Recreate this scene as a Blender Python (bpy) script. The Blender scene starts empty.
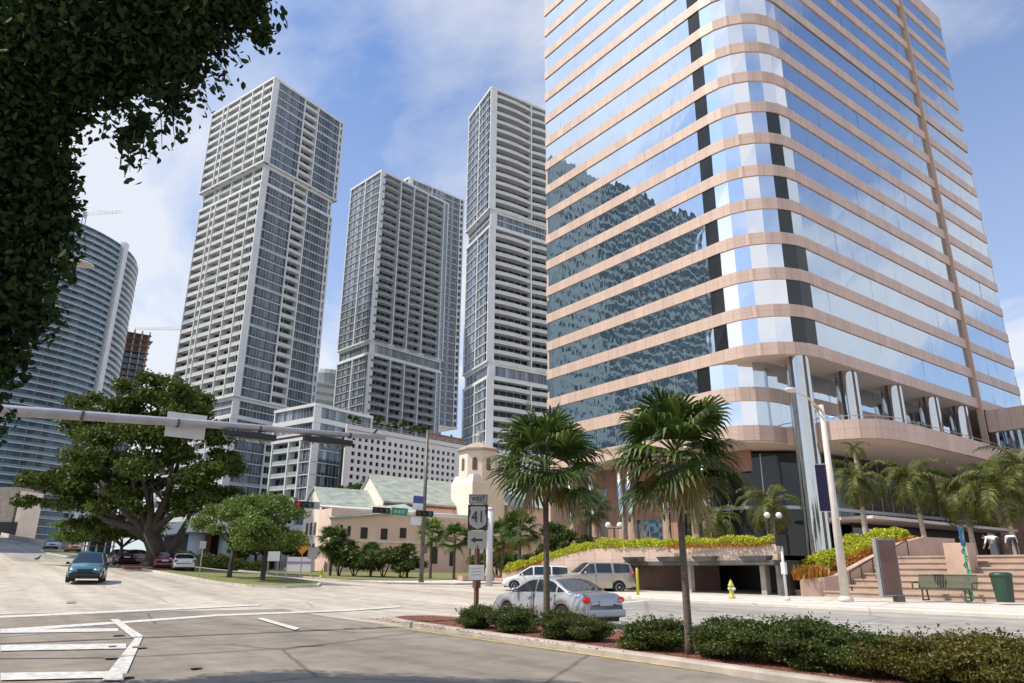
import bpy, bmesh, math, random
import numpy as np
from mathutils import Vector, Matrix
random.seed(7); rng=np.random.default_rng(7)
R_=math.radians
sc=bpy.context.scene; COL=sc.collection
# ------------------------------------------------------------------ survey (camera station and site levels)
F=715.0; CX,CY=512,341.5
TH=math.atan(230/F); AZ=math.radians(36.7); ROLL=0.008; H=1.6
def cr(a,b): return (a[1]*b[2]-a[2]*b[1],a[2]*b[0]-a[0]*b[2],a[0]*b[1]-a[1]*b[0])
fw=(math.sin(AZ)*math.cos(TH),math.cos(AZ)*math.cos(TH),math.sin(TH))
R0=(math.cos(AZ),-math.sin(AZ),0.0); U0=cr(R0,fw)
_c,_s=math.cos(ROLL),math.sin(ROLL)
RV=tuple(_c*R0[i]+_s*U0[i] for i in range(3)); UV=tuple(_c*U0[i]-_s*R0[i] for i in range(3))
def ray(px,py):
    a=(px-CX)/F;b=-(py-CY)/F
    return tuple(fw[i]+a*RV[i]+b*UV[i] for i in range(3))
def proj(x,y,z):
    v=(x,y,z-H); d=sum(v[i]*fw[i] for i in range(3))
    return (CX+F*sum(v[i]*RV[i] for i in range(3))/d, CY-F*sum(v[i]*UV[i] for i in range(3))/d)
def sm(a,b,x):
    t=max(0,min(1,(x-a)/(b-a))); return t*t*(3-2*t)
def terr(x,y):
    z=.025*max(0,min(x-13,21)); r=0
    if y>25:
        q=min(y,330)-25; r=.047*(q*q/(q+16))
    w=1-.74*sm(12,34,x)
    return z+r*w
def G(px,py,dz=0):
    d=ray(px,py); t=1.0
    while t<1200:
        if H+d[2]*t<terr(d[0]*t,d[1]*t)+dz:
            lo,hi=t/1.02-.3,t
            for _ in range(30):
                m=(lo+hi)/2
                if H+d[2]*m<terr(d[0]*m,d[1]*m)+dz: hi=m
                else: lo=m
            return (d[0]*hi,d[1]*hi,terr(d[0]*hi,d[1]*hi)+dz)
        t=t*1.02+.02
    d=ray(px,590); return (d[0]*40,d[1]*40,1)
def atX(px,py,X): d=ray(px,py); t=X/d[0]; return (X,d[1]*t,H+d[2]*t)
def atY(px,py,Y): d=ray(px,py); t=Y/d[1]; return (d[0]*t,Y,H+d[2]*t)
def atZ(px,py,z): d=ray(px,py); t=(z-H)/d[2]; return (d[0]*t,d[1]*t,z)
def atD(px,py,D): d=ray(px,py); h=d[0]*math.sin(AZ)+d[1]*math.cos(AZ); t=D/h; return (d[0]*t,d[1]*t,H+d[2]*t)

# ------------------------------------------------------------------ materials
def nt(name):
    m=bpy.data.materials.new(name); m.use_nodes=True; return m,m.node_tree.nodes,m.node_tree.links,m.node_tree.nodes['Principled BSDF']
def noise_node(n,l,scale,detail=5,coord='Object',stretch=None,rough=.55):
    tc=n.new('ShaderNodeTexCoord'); src=tc.outputs[coord]
    if stretch:
        mp=n.new('ShaderNodeMapping'); mp.inputs['Scale'].default_value=stretch; l.new(src,mp.inputs[0]); src=mp.outputs[0]
    nz=n.new('ShaderNodeTexNoise'); nz.inputs['Scale'].default_value=scale; nz.inputs['Detail'].default_value=detail; nz.inputs['Roughness'].default_value=rough
    l.new(src,nz.inputs['Vector']); return nz
def ramp(n,l,src,stops):
    r=n.new('ShaderNodeValToRGB'); e=r.color_ramp.elements
    e[0].position=stops[0][0]; e[0].color=(*stops[0][1],1); e[1].position=stops[-1][0]; e[1].color=(*stops[-1][1],1)
    for p,c in stops[1:-1]:
        k=e.new(p); k.color=(*c,1)
    l.new(src,r.inputs[0]); return r
def mat(name,col,rough=.6,metal=0,var=.12,scale=2.0,bump=0,bscale=None,spec=.5,coat=0,stretch=None,emit=0):
    m,n,l,b=nt(name)
    b.inputs['Roughness'].default_value=rough; b.inputs['Metallic'].default_value=metal
    b.inputs['Specular IOR Level'].default_value=spec; b.inputs['Coat Weight'].default_value=coat; b.inputs['Coat Roughness'].default_value=.03
    if var>0:
        nz=noise_node(n,l,scale,stretch=stretch)
        lo=tuple(c*(1-var) for c in col); hi=tuple(min(1,c*(1+var)) for c in col)
        r=ramp(n,l,nz.outputs['Fac'],[(.3,lo),(.7,hi)]); l.new(r.outputs[0],b.inputs['Base Color'])
    else: b.inputs['Base Color'].default_value=(*col,1)
    if bump:
        nb=noise_node(n,l,bscale or scale*6); bp=n.new('ShaderNodeBump'); bp.inputs['Strength'].default_value=bump; bp.inputs['Distance'].default_value=.02
        l.new(nb.outputs['Fac'],bp.inputs['Height']); l.new(bp.outputs[0],b.inputs['Normal'])
    if emit:
        b.inputs['Emission Color'].default_value=(*col,1); b.inputs['Emission Strength'].default_value=emit
    return m
def leafmat(name,cols,trans=.35,rough=.5):
    m,n,l,b=nt(name); g=n.new('ShaderNodeNewGeometry')
    st=[(i/(len(cols)-1),c) for i,c in enumerate(cols)]
    r=ramp(n,l,g.outputs['Random Per Island'],st)
    nz=noise_node(n,l,.9,2); mx=n.new('ShaderNodeMixRGB'); mx.blend_type='MULTIPLY'; mx.inputs[0].default_value=.6
    r2=ramp(n,l,nz.outputs['Fac'],[(.3,(.62,.66,.6)),(.7,(1.25,1.2,1.05))]); l.new(r.outputs[0],mx.inputs[1]); l.new(r2.outputs[0],mx.inputs[2])
    l.new(mx.outputs[0],b.inputs['Base Color']); b.inputs['Roughness'].default_value=rough; b.inputs['Specular IOR Level'].default_value=.35
    t=n.new('ShaderNodeBsdfTranslucent'); l.new(mx.outputs[0],t.inputs[0]); ms=n.new('ShaderNodeMixShader'); ms.inputs[0].default_value=trans
    l.new(b.outputs[0],ms.inputs[1]); l.new(t.outputs[0],ms.inputs[2]); l.new(ms.outputs[0],n['Material Output'].inputs[0]); return m
def glassmat(name,col,rough=.04,metal=0,wav=0,wscale=.5,spec=.8,stretch=(1,1,1),var=.2,isl=False):
    m,n,l,b=nt(name); b.inputs['Roughness'].default_value=rough; b.inputs['Metallic'].default_value=metal; b.inputs['Specular IOR Level'].default_value=spec
    if isl:
        g=n.new('ShaderNodeNewGeometry'); f=g.outputs['Random Per Island']
    else: f=noise_node(n,l,.35,2).outputs['Fac']
    st=[(.2,tuple(c*(1-var) for c in col)),(.8,tuple(min(1,c*(1+var)) for c in col))]
    if isl: st=[(.1,tuple(c*(1-var) for c in col)),(.84,tuple(min(1,c*(1+var)) for c in col)),(.97,tuple(min(1,c*2.6+.04) for c in col))]
    r=ramp(n,l,f,st); l.new(r.outputs[0],b.inputs['Base Color'])
    if wav:
        nb=noise_node(n,l,wscale,1,stretch=stretch); bp=n.new('ShaderNodeBump'); bp.inputs['Strength'].default_value=1; bp.inputs['Distance'].default_value=wav
        l.new(nb.outputs['Fac'],bp.inputs['Height']); l.new(bp.outputs[0],b.inputs['Normal'])
    return m
M={}
M['white']=mat('white_paint',(.78,.79,.78),.5,var=.05)
M['towerwhite']=mat('tower_concrete_white',(.66,.68,.685),.6,var=.07,scale=.3)
M['towergrey']=mat('tower_concrete_grey',(.36,.39,.41),.6,var=.08,scale=.3)
M['railglass']=glassmat('railing_glass',(.34,.40,.42),.15,spec=.6)
M['raildark']=glassmat('railing_glass_dark',(.17,.20,.22),.18,spec=.6)
M['railblue']=glassmat('railing_glass_blue',(.17,.25,.31),.14,spec=.7)
M['reflwin']=mat('tinted_window',(.10,.15,.17),.3,var=.3,scale=.4)
M['teal']=mat('teal_cladding',(.50,.58,.56),.6,var=.1)
M['raillight']=mat('railing_pale',(.55,.58,.58),.4,var=.1,scale=.4)
M['towerglass']=glassmat('tower_glass',(.12,.145,.175),.08,metal=.25,isl=True,var=.45)
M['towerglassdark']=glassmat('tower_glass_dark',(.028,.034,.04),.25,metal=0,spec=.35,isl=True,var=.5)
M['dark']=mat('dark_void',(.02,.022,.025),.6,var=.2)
M['crvglass']=glassmat('curved_glass',(.03,.085,.14),.08,metal=.15,isl=True,var=.5)
# stone of the office tower, thin vertical joints from UV
def stonemat(name,col,jw=1.35,rough=.45):
    m,n,l,b=nt(name); uv=n.new('ShaderNodeUVMap'); sp=n.new('ShaderNodeSeparateXYZ'); l.new(uv.outputs[0],sp.inputs[0])
    d=n.new('ShaderNodeMath'); d.operation='DIVIDE'; d.inputs[1].default_value=jw; l.new(sp.outputs[0],d.inputs[0])
    fl=n.new('ShaderNodeMath'); fl.operation='FLOOR'; l.new(d.outputs[0],fl.inputs[0])
    fr=n.new('ShaderNodeMath'); fr.operation='FRACT'; l.new(d.outputs[0],fr.inputs[0])
    gt=n.new('ShaderNodeMath'); gt.operation='LESS_THAN'; gt.inputs[1].default_value=.028; l.new(fr.outputs[0],gt.inputs[0])
    d2=n.new('ShaderNodeMath'); d2.operation='DIVIDE'; d2.inputs[1].default_value=.9; l.new(sp.outputs[1],d2.inputs[0])
    fr2=n.new('ShaderNodeMath'); fr2.operation='FRACT'; l.new(d2.outputs[0],fr2.inputs[0])
    gt2=n.new('ShaderNodeMath'); gt2.operation='LESS_THAN'; gt2.inputs[1].default_value=.02; l.new(fr2.outputs[0],gt2.inputs[0])
    mxm=n.new('ShaderNodeMath'); mxm.operation='MAXIMUM'; l.new(gt.outputs[0],mxm.inputs[0]); l.new(gt2.outputs[0],mxm.inputs[1])
    wn=n.new('ShaderNodeTexWhiteNoise'); wn.noise_dimensions='1D'; l.new(fl.outputs[0],wn.inputs['W'])
    nz=noise_node(n,l,14,4); ad=n.new('ShaderNodeMath'); ad.operation='ADD'; l.new(nz.outputs['Fac'],ad.inputs[0])
    ml=n.new('ShaderNodeMath'); ml.operation='MULTIPLY'; ml.inputs[1].default_value=.35; l.new(wn.outputs[0],ml.inputs[0]); l.new(ml.outputs[0],ad.inputs[1])
    r=ramp(n,l,ad.outputs[0],[(.35,tuple(c*.86 for c in col)),(1.0,tuple(c*1.1 for c in col))])
    sk=noise_node(n,l,1.6,5,stretch=(1,1,.10)); sr=ramp(n,l,sk.outputs['Fac'],[(.34,(.84,.83,.82)),(.60,(1.03,1.03,1.03))]); sm_=n.new('ShaderNodeMixRGB'); sm_.blend_type='MULTIPLY'; sm_.inputs[0].default_value=.55; l.new(r.outputs[0],sm_.inputs[1]); l.new(sr.outputs[0],sm_.inputs[2])
    mx=n.new('ShaderNodeMixRGB'); l.new(mxm.outputs[0],mx.inputs[0]); l.new(sm_.outputs[0],mx.inputs[1]); mx.inputs[2].default_value=(*[c*.5 for c in col],1)
    l.new(mx.outputs[0],b.inputs['Base Color']); b.inputs['Roughness'].default_value=rough; return m
M['stone']=stonemat('pink_granite',(.60,.45,.37))
M['stonedark']=stonemat('brown_granite',(.36,.22,.17))
M['stonefin']=mat('fin_stone',(.50,.36,.27),.5,var=.08)
M['stoneplain']=mat('pink_granite_wall',(.50,.345,.265),.55,var=.14,scale=1.2,bump=.15)
M['steps']=mat('step_stone',(.43,.315,.245),.6,var=.13,scale=1.5,bump=.2)
M['soffit']=mat('soffit_plaster',(.66,.60,.54),.8,var=.04)
M['mirror']=glassmat('mirror_glass',(.50,.59,.68),.012,metal=1,wav=.0095,wscale=.75,stretch=(1.4,1.2,.7),var=.06)
M['mirror2']=glassmat('mirror_glass_calm',(.58,.65,.71),.03,metal=1,wav=.006,wscale=.6,stretch=(2.2,2.2,.5),var=.05)
M['brightrefl']=glassmat('bright_reflection_glass',(.96,.94,.92),.04,metal=1,wav=0,var=.03)  # near-white tint puts the bright cloud reflection into the corner panes
M['darkrefl']=glassmat('dark_reflection_panel',(.018,.02,.022),.1,var=.4,spec=.35)  # near-black colour stands in for the reflection of a dark building
M['lobby_darkrefl']=glassmat('lobby_glass',(.018,.024,.025),.03,metal=.0,var=.4,spec=.55)
M['chrome']=mat('polished_steel',(.62,.61,.59),.07,metal=1,var=.04,scale=1)
M['joint']=mat('mullion_steel',(.42,.47,.5),.35,metal=.7,var=0)
# ground
def roadmat(name,c1,c2,fine=60,crack=False):
    m,n,l,b=nt(name)
    a=noise_node(n,l,.22,6,stretch=(1,.25,1)); f=noise_node(n,l,fine,3); q=noise_node(n,l,1.4,6)
    ad=n.new('ShaderNodeMath'); ad.operation='ADD'; l.new(a.outputs['Fac'],ad.inputs[0]); l.new(q.outputs['Fac'],ad.inputs[1])
    h=n.new('ShaderNodeMath'); h.operation='MULTIPLY'; h.inputs[1].default_value=.5; l.new(ad.outputs[0],h.inputs[0])
    r=ramp(n,l,h.outputs[0],[(.36,c1),(.62,c2)])
    r2=ramp(n,l,f.outputs['Fac'],[(.3,(.86,.86,.86)),(.7,(1.1,1.1,1.1))])
    mx=n.new('ShaderNodeMixRGB'); mx.blend_type='MULTIPLY'; mx.inputs[0].default_value=1; l.new(r.outputs[0],mx.inputs[1]); l.new(r2.outputs[0],mx.inputs[2]); out=mx.outputs[0]
    tk=noise_node(n,l,1.0,3,stretch=(.9,.012,1)); tr_=ramp(n,l,tk.outputs['Fac'],[(.38,(.80,.79,.78)),(.56,(1.05,1.05,1.05))]); m4=n.new('ShaderNodeMixRGB'); m4.blend_type='MULTIPLY'; m4.inputs[0].default_value=.75; l.new(out,m4.inputs[1]); l.new(tr_.outputs[0],m4.inputs[2]); out=m4.outputs[0]
    bl_=noise_node(n,l,3.1,2); br_=ramp(n,l,bl_.outputs['Fac'],[(.27,(.66,.65,.64)),(.33,(1,1,1))]); m5=n.new('ShaderNodeMixRGB'); m5.blend_type='MULTIPLY'; m5.inputs[0].default_value=.7; l.new(out,m5.inputs[1]); l.new(br_.outputs[0],m5.inputs[2]); out=m5.outputs[0]
    # long tyre-worn streaks along the lanes and scattered cracks
    tc=n.new('ShaderNodeTexCoord'); vo=n.new('ShaderNodeTexVoronoi'); vo.feature='DISTANCE_TO_EDGE'; vo.inputs['Scale'].default_value=.17
    dn=noise_node(n,l,1.1,5); mm=n.new('ShaderNodeMixRGB'); mm.inputs[0].default_value=.12; l.new(tc.outputs['Object'],mm.inputs[1]); l.new(dn.outputs['Color'],mm.inputs[2])
    mp=n.new('ShaderNodeMapping'); l.new(mm.outputs[0],mp.inputs[0]); l.new(mp.outputs[0],vo.inputs['Vector'])
    cr_=ramp(n,l,vo.outputs['Distance'],[(.0,(.42,.40,.38)),(.0045,(.7,.69,.68)),(.010,(1,1,1))]); m3=n.new('ShaderNodeMixRGB'); m3.blend_type='MULTIPLY'; m3.inputs[0].default_value=.9 if crack else .5
    l.new(out,m3.inputs[1]); l.new(cr_.outputs[0],m3.inputs[2]); l.new(m3.outputs[0],b.inputs['Base Color'])
    b.inputs['Roughness'].default_value=.85; b.inputs['Specular IOR Level'].default_value=.3
    bp=n.new('ShaderNodeBump'); bp.inputs['Strength'].default_value=.25; bp.inputs['Distance'].default_value=.01; l.new(f.outputs['Fac'],bp.inputs['Height']); l.new(bp.outputs[0],b.inputs['Normal'])
    return m
M['concrete']=roadmat('road_concrete',(.36,.322,.272),(.57,.515,.435),40)
M['asphalt']=roadmat('road_asphalt_worn',(.185,.16,.134),(.30,.265,.222),50,True)
M['lane']=roadmat('lane_asphalt',(.27,.255,.235),(.40,.38,.35),50)
M['walk']=roadmat('pavement_concrete',(.55,.51,.45),(.68,.64,.57),40)
M['kerb']=mat('kerb_concrete',(.40,.35,.30),.85,var=.25,scale=1.3,bump=.4,bscale=20)
M['line']=mat('road_paint_white',(.56,.55,.52),.7,var=.32,scale=7)
M['yline']=mat('road_paint_yellow',(.5,.40,.16),.7,var=.3,scale=6)
M['grass']=mat('grass_lawn',(.17,.18,.055),.9,var=.35,scale=3,bump=.6,bscale=60)
M['mulch']=mat('red_mulch',(.18,.065,.04),.95,var=.5,scale=16,bump=1.0,bscale=50)
M['earth']=mat('far_ground',(.32,.30,.26),.9,var=.2,scale=.05)
M['tar']=mat('tar_patch',(.17,.15,.13),.8,var=.3,scale=5)
M['churchpink']=mat('pink_stucco',(.76,.575,.49),.85,var=.09,scale=.5,bump=.2)
M['churchcream']=mat('cream_stucco',(.84,.73,.64),.85,var=.06,scale=.5)
M['copper']=mat('green_copper_roof',(.37,.42,.37),.7,var=.3,scale=.6,stretch=(1,3,1))
M['garage']=mat('garage_white',(.66,.66,.65),.7,var=.05,scale=.2)
M['brownmetal']=mat('rust_brown_panel',(.16,.09,.07),.7,var=.3,scale=.8)
M['steel']=mat('galvanised_steel',(.42,.42,.42),.45,metal=.6,var=.12,scale=3)
M['steelarm']=mat('arm_grey_paint',(.40,.39,.41),.5,metal=.2,var=.15,scale=3)
M['polecream']=mat('lamp_pole_paint',(.62,.56,.50),.5,var=.1,scale=4)
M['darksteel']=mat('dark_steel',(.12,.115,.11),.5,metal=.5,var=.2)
M['black']=mat('black_paint',(.015,.015,.016),.45,var=.1)
M['signwhite']=mat('sign_white',(.62,.63,.62),.5,var=.05)
M['signgrey']=mat('sign_back',(.34,.34,.33),.5,metal=.4,var=.1)
M['signgreen']=mat('sign_green',(.02,.22,.13),.45,var=.05)
M['signblue']=mat('sign_blue',(.03,.07,.26),.45,var=.05)
M['purple']=mat('banner_navy',(.012,.010,.05),.8,var=.1)
M['orange']=mat('orange_sign',(.75,.25,.03),.5,var=.05)
M['yellow']=mat('hydrant_yellow',(.50,.46,.05),.5,var=.1)
M['red']=mat('red_paint',(.30,.02,.02),.4,var=.1)
M['redlamp']=mat('red_lamp_lit',(.55,.015,.012),.3,var=0,emit=.45)
M['greenpaint']=mat('green_paint',(.04,.32,.20),.4,var=.2)
M['binGreen']=mat('bin_dark_green',(.02,.055,.035),.45,var=.15)
M['benchgreen']=mat('bench_olive_metal',(.065,.08,.045),.5,metal=.2,var=.1)
M['wood']=mat('creosote_wood',(.16,.085,.05),.85,var=.3,scale=8,stretch=(1,1,.1))
M['bark']=mat('tree_bark',(.06,.047,.037),.9,var=.4,scale=5,bump=.8,bscale=12,stretch=(1,1,.3))
M['palmbark']=mat('palm_trunk_bark',(.12,.095,.072),.9,var=.3,scale=6,bump=.7,bscale=14,stretch=(.5,.5,3))
M['palmgrey']=mat('royal_palm_trunk',(.40,.35,.29),.85,var=.18,scale=2,bump=.3,stretch=(.5,.5,3))
M['tyre']=mat('tyre_rubber',(.018,.018,.018),.8,var=.1)
M['rim']=mat('alloy_rim',(.45,.45,.46),.3,metal=.8,var=0)
M['carglass']=glassmat('car_glass',(.02,.025,.028),.03,spec=1.0,var=.2)
M['globe']=mat('globe_white',(.85,.84,.8),.25,var=0)
M['skin']=mat('skin',(.35,.2,.14),.6,var=.05)
M['shirt']=mat('white_shirt',(.8,.8,.8),.8,var=.04)
M['trouser']=mat('dark_trousers',(.03,.03,.04),.8,var=.1)
M['lf_shaded']=leafmat('leaf_shaded_canopy',[(.006,.017,.003),(.013,.032,.004),(.034,.07,.008)],.2,.75)  # canopy shade is put into this near-black leaf colour
M['lf_oak']=leafmat('leaf_oak',[(.03,.052,.008),(.06,.095,.013),(.13,.17,.025)],.35)
M['lf_lime']=leafmat('leaf_light_green',[(.07,.12,.02),(.13,.2,.04),(.2,.27,.07)],.4)
M['lf_mid']=leafmat('leaf_mid_green',[(.03,.06,.012),(.065,.105,.02),(.10,.15,.035)],.3)
M['lf_hedge']=leafmat('leaf_hedge',[(.03,.052,.012),(.065,.10,.02),(.15,.17,.045)],.3)
M['lf_hedge2']=leafmat('leaf_hedge_bronze',[(.05,.06,.014),(.12,.12,.025),(.24,.18,.045)],.3)
M['lf_yellow']=leafmat('leaf_yellow_green',[(.30,.36,.02),(.48,.52,.04),(.62,.62,.07)],.35)
M['lf_orange']=leafmat('leaf_orange_croton',[(.30,.10,.02),(.5,.2,.04),(.45,.33,.05)],.3)
M['lf_mulch']=leafmat('mulch_chip',[(.10,.03,.02),(.2,.07,.04),(.3,.13,.08)],.0)
M['lf_palm']=leafmat('leaf_fan_palm',[(.022,.045,.010),(.055,.095,.018),(.13,.18,.035)],.3)
M['lf_palmdry']=leafmat('leaf_palm_dry',[(.14,.13,.035),(.22,.19,.06),(.30,.22,.09)],.25)
M['lf_royal']=leafmat('leaf_feather_palm',[(.035,.06,.010),(.08,.115,.02),(.24,.22,.06)],.3)

# ------------------------------------------------------------------ mesh builder
class MB:
    def __init__(s): s.v=[];s.f=[];s.m=[];s.uv=None
    def add(s,vs,fs,mi=0):
        o=len(s.v); s.v.extend([tuple(v) for v in vs]); s.f.extend([tuple(i+o for i in f) for f in fs]); s.m.extend([mi]*len(fs)); return s
    def quad(s,a,b,c,d,mi=0): return s.add([a,b,c,d],[(0,1,2,3)],mi)
    def box(s,x0,y0,z0,x1,y1,z1,mi=0,rz=0,c=None):
        vs=[(x,y,z) for x in (x0,x1) for y in (y0,y1) for z in (z0,z1)]
        if rz:
            cx,cy=c or ((x0+x1)/2,(y0+y1)/2); k,q=math.cos(rz),math.sin(rz)
            vs=[(cx+(x-cx)*k-(y-cy)*q,cy+(x-cx)*q+(y-cy)*k,z) for x,y,z in vs]
        return s.add(vs,[(0,1,3,2),(4,6,7,5),(0,4,5,1),(2,3,7,6),(0,2,6,4),(1,5,7,3)],mi)
    def obox(s,p,q,w0,w1,z0,z1,mi=0):
        # box along the ground line p->q, from w0 to w1 to the right-hand outward side
        dx,dy=q[0]-p[0],q[1]-p[1]; L=math.hypot(dx,dy) or 1; n=(dy/L,-dx/L)
        P=lambda a,w,z:(a[0]+n[0]*w,a[1]+n[1]*w,z)
        return s.add([P(a,w,z) for a in (p,q) for w in (w0,w1) for z in (z0,z1)],[(0,1,3,2),(4,6,7,5),(0,4,5,1),(2,3,7,6),(0,2,6,4),(1,5,7,3)],mi)
    def tube(s,pts,rad,n=8,mi=0,cap=True):
        pts=[Vector(p) for p in pts]
        if not hasattr(rad,'__len__'): rad=[rad]*len(pts)
        o=len(s.v); up=None
        for i,p in enumerate(pts):
            t=(pts[min(i+1,len(pts)-1)]-pts[max(i-1,0)]).normalized()
            if up is None: up=Vector((0,0,1)) if abs(t.z)<.9 else Vector((1,0,0))
            a=t.cross(up).normalized(); b=a.cross(t).normalized(); up=b
            for k in range(n):
                an=2*math.pi*k/n; q=p+(a*math.cos(an)+b*math.sin(an))*rad[i]; s.v.append(tuple(q))
        for i in range(len(pts)-1):
            for k in range(n):
                s.f.append((o+i*n+k,o+i*n+(k+1)%n,o+(i+1)*n+(k+1)%n,o+(i+1)*n+k)); s.m.append(mi)
        if cap:
            s.f.append(tuple(o+k for k in reversed(range(n)))); s.m.append(mi)
            e=o+(len(pts)-1)*n; s.f.append(tuple(e+k for k in range(n))); s.m.append(mi)
        return s
    def lathe(s,c,prof,n=16,mi=0):
        o=len(s.v)
        for r,z in prof:
            for k in range(n):
                a=2*math.pi*k/n; s.v.append((c[0]+r*math.cos(a),c[1]+r*math.sin(a),c[2]+z))
        for i in range(len(prof)-1):
            for k in range(n):
                s.f.append((o+i*n+k,o+i*n+(k+1)%n,o+(i+1)*n+(k+1)%n,o+(i+1)*n+k)); s.m.append(mi)
        s.f.append(tuple(o+k for k in reversed(range(n)))); s.m.append(mi)
        e=o+(len(prof)-1)*n; s.f.append(tuple(e+k for k in range(n))); s.m.append(mi); return s
    def ball(s,c,r,n=12,m=8,mi=0):
        rr=r if hasattr(r,'__len__') else (r,r,r)
        return s.lathe_s(c,rr,n,m,mi)
    def lathe_s(s,c,rr,n,m,mi):
        o=len(s.v)
        for i in range(m+1):
            ph=-math.pi/2+math.pi*i/m
            for k in range(n):
                a=2*math.pi*k/n; s.v.append((c[0]+rr[0]*math.cos(ph)*math.cos(a),c[1]+rr[1]*math.cos(ph)*math.sin(a),c[2]+rr[2]*math.sin(ph)))
        for i in range(m):
            for k in range(n):
                s.f.append((o+i*n+k,o+i*n+(k+1)%n,o+(i+1)*n+(k+1)%n,o+(i+1)*n+k)); s.m.append(mi)
        return s
    def prism(s,poly,z0,z1,mi=0):
        n=len(poly); vs=[(x,y,z0) for x,y in poly]+[(x,y,z1) for x,y in poly]
        fs=[tuple(reversed(range(n))),tuple(range(n,2*n))]+[(i,(i+1)%n,n+(i+1)%n,n+i) for i in range(n)]
        return s.add(vs,fs,mi)
    def wallstrip(s,path,z0,z1,mi=0,off=0,thick=0):
        # vertical band along an open path, offset outward (right-hand side), with real thickness
        P=offset_path(path,off); n=len(P); u=0
        o=len(s.v)
        Q=offset_path(path,off-thick) if thick else None
        for i,p in enumerate(P): s.v.append((p[0],p[1],z0)); s.v.append((p[0],p[1],z1))
        for i in range(n-1): s.f.append((o+2*i,o+2*i+2,o+2*i+3,o+2*i+1)); s.m.append(mi)
        if thick:
            o2=len(s.v)
            for p in Q: s.v.append((p[0],p[1],z0)); s.v.append((p[0],p[1],z1))
            for i in range(n-1):
                s.f.append((o2+2*i+1,o2+2*i+3,o2+2*i+2,o2+2*i)); s.m.append(mi)
                s.f.append((o+2*i+1,o+2*i+3,o2+2*i+3,o2+2*i+1)); s.m.append(mi)
                s.f.append((o+2*i,o2+2*i,o2+2*i+2,o+2*i+2)); s.m.append(mi)
            s.f.append((o,o+1,o2+1,o2)); s.m.append(mi)
            e=2*(n-1); s.f.append((o+e,o2+e,o2+e+1,o+e+1)); s.m.append(mi)
        return s
def offset_path(path,w):
    if not w: return [tuple(p[:2]) for p in path]
    out=[]
    for i,p in enumerate(path):
        a=path[max(i-1,0)]; b=path[min(i+1,len(path)-1)]
        n1=n2=None
        if i>0: d=(p[0]-a[0],p[1]-a[1]); L=math.hypot(*d); n1=(d[1]/L,-d[0]/L)
        if i<len(path)-1: d=(b[0]-p[0],b[1]-p[1]); L=math.hypot(*d); n2=(d[1]/L,-d[0]/L)
        if n1 is None: n=n2;k=1
        elif n2 is None: n=n1;k=1
        else:
            n=(n1[0]+n2[0],n1[1]+n2[1]); L=math.hypot(*n); n=(n[0]/L,n[1]/L); k=1/max(.4,n[0]*n1[0]+n[1]*n1[1])
        out.append((p[0]+n[0]*w*k,p[1]+n[1]*w*k))
    return out
def rootof(o):
    while o.parent: o=o.parent
    return o
def obj(name,mb,mats,parent=None,smooth=False,world=False,loc=None):
    me=bpy.data.meshes.new(name); me.from_pydata(mb.v,[],mb.f)
    if not isinstance(mats,(list,tuple)): mats=[mats]
    for m in mats: me.materials.append(M[m] if isinstance(m,str) else m)
    if len(mats)>1: me.polygons.foreach_set('material_index',np.array(mb.m,dtype=np.int32))
    if smooth: me.polygons.foreach_set('use_smooth',np.ones(len(mb.f),dtype=bool))
    if world and parent is not None: me.transform(Matrix.Translation(-Vector(rootof(parent).location)))
    if loc is not None and parent is None: me.transform(Matrix.Translation(-Vector(loc)))
    me.update(); o=bpy.data.objects.new(name,me); COL.objects.link(o)
    if parent is not None: o.parent=parent
    if loc is not None and parent is None: o.location=loc
    return o
def uvpath(o):
    # u = along the wall (perimeter), v = height, taken from the face directions
    me=o.data; uv=me.uv_layers.new(name='UVMap')
    for p in me.polygons:
        n=p.normal; t=Vector((-n.y,n.x,0)); 
        if t.length<.1: t=Vector((1,0,0))
        t.normalize()
        for li in p.loop_indices:
            co=me.vertices[me.loops[li].vertex_index].co; uv.data[li].uv=(co.dot(t)+o_off(n),co.z)
    return o
def o_off(n): return 500
def tag(o,label=None,cat=None,group=None,kind=None):
    if label: o['label']=label
    if cat: o['category']=cat
    if group: o['group']=group
    if kind: o['kind']=kind
    return o
def thing(name,label,cat,loc=(0,0,0),rz=0,group=None):
    o=bpy.data.objects.new(name,None); o.empty_display_size=.3; COL.objects.link(o); o.location=loc; o.rotation_euler=(0,0,rz); return tag(o,label,cat,group)
def dup(root,loc,rz=0,label=None,group=None,s=1):
    r=root.copy(); COL.objects.link(r); r.location=loc; r.rotation_euler=(0,0,rz); r.scale=(s,s,s) if not hasattr(s,'__len__') else s
    if label: r['label']=label
    if group: r['group']=group
    for ch in list(root.children):
        c=ch.copy(); COL.objects.link(c); c.parent=r
        for g in ch.children:
            d=g.copy(); COL.objects.link(d); d.parent=c
    return r
def bevel(o,w,seg=2):
    b=o.modifiers.new('bevel','BEVEL'); b.width=w; b.segments=seg; b.limit_method='ANGLE'; return o
def textobj(name,txt,size,M4,mat_,parent,ext=.004,bold=0,sx=1):
    cu=bpy.data.curves.new(name,'FONT'); cu.body=txt; cu.size=size; cu.extrude=ext; cu.align_x='CENTER'; cu.align_y='CENTER'; cu.offset=bold
    o=bpy.data.objects.new(name,cu); COL.objects.link(o); dg=bpy.context.evaluated_depsgraph_get(); dg.update()
    me=bpy.data.meshes.new_from_object(o.evaluated_get(dg)); bpy.data.objects.remove(o)
    me.transform(Matrix.Diagonal((sx,1,1,1))); me.transform(M4); me.materials.clear(); me.materials.append(M[mat_])
    o=bpy.data.objects.new(name,me); COL.objects.link(o); o.parent=parent; return o

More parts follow.
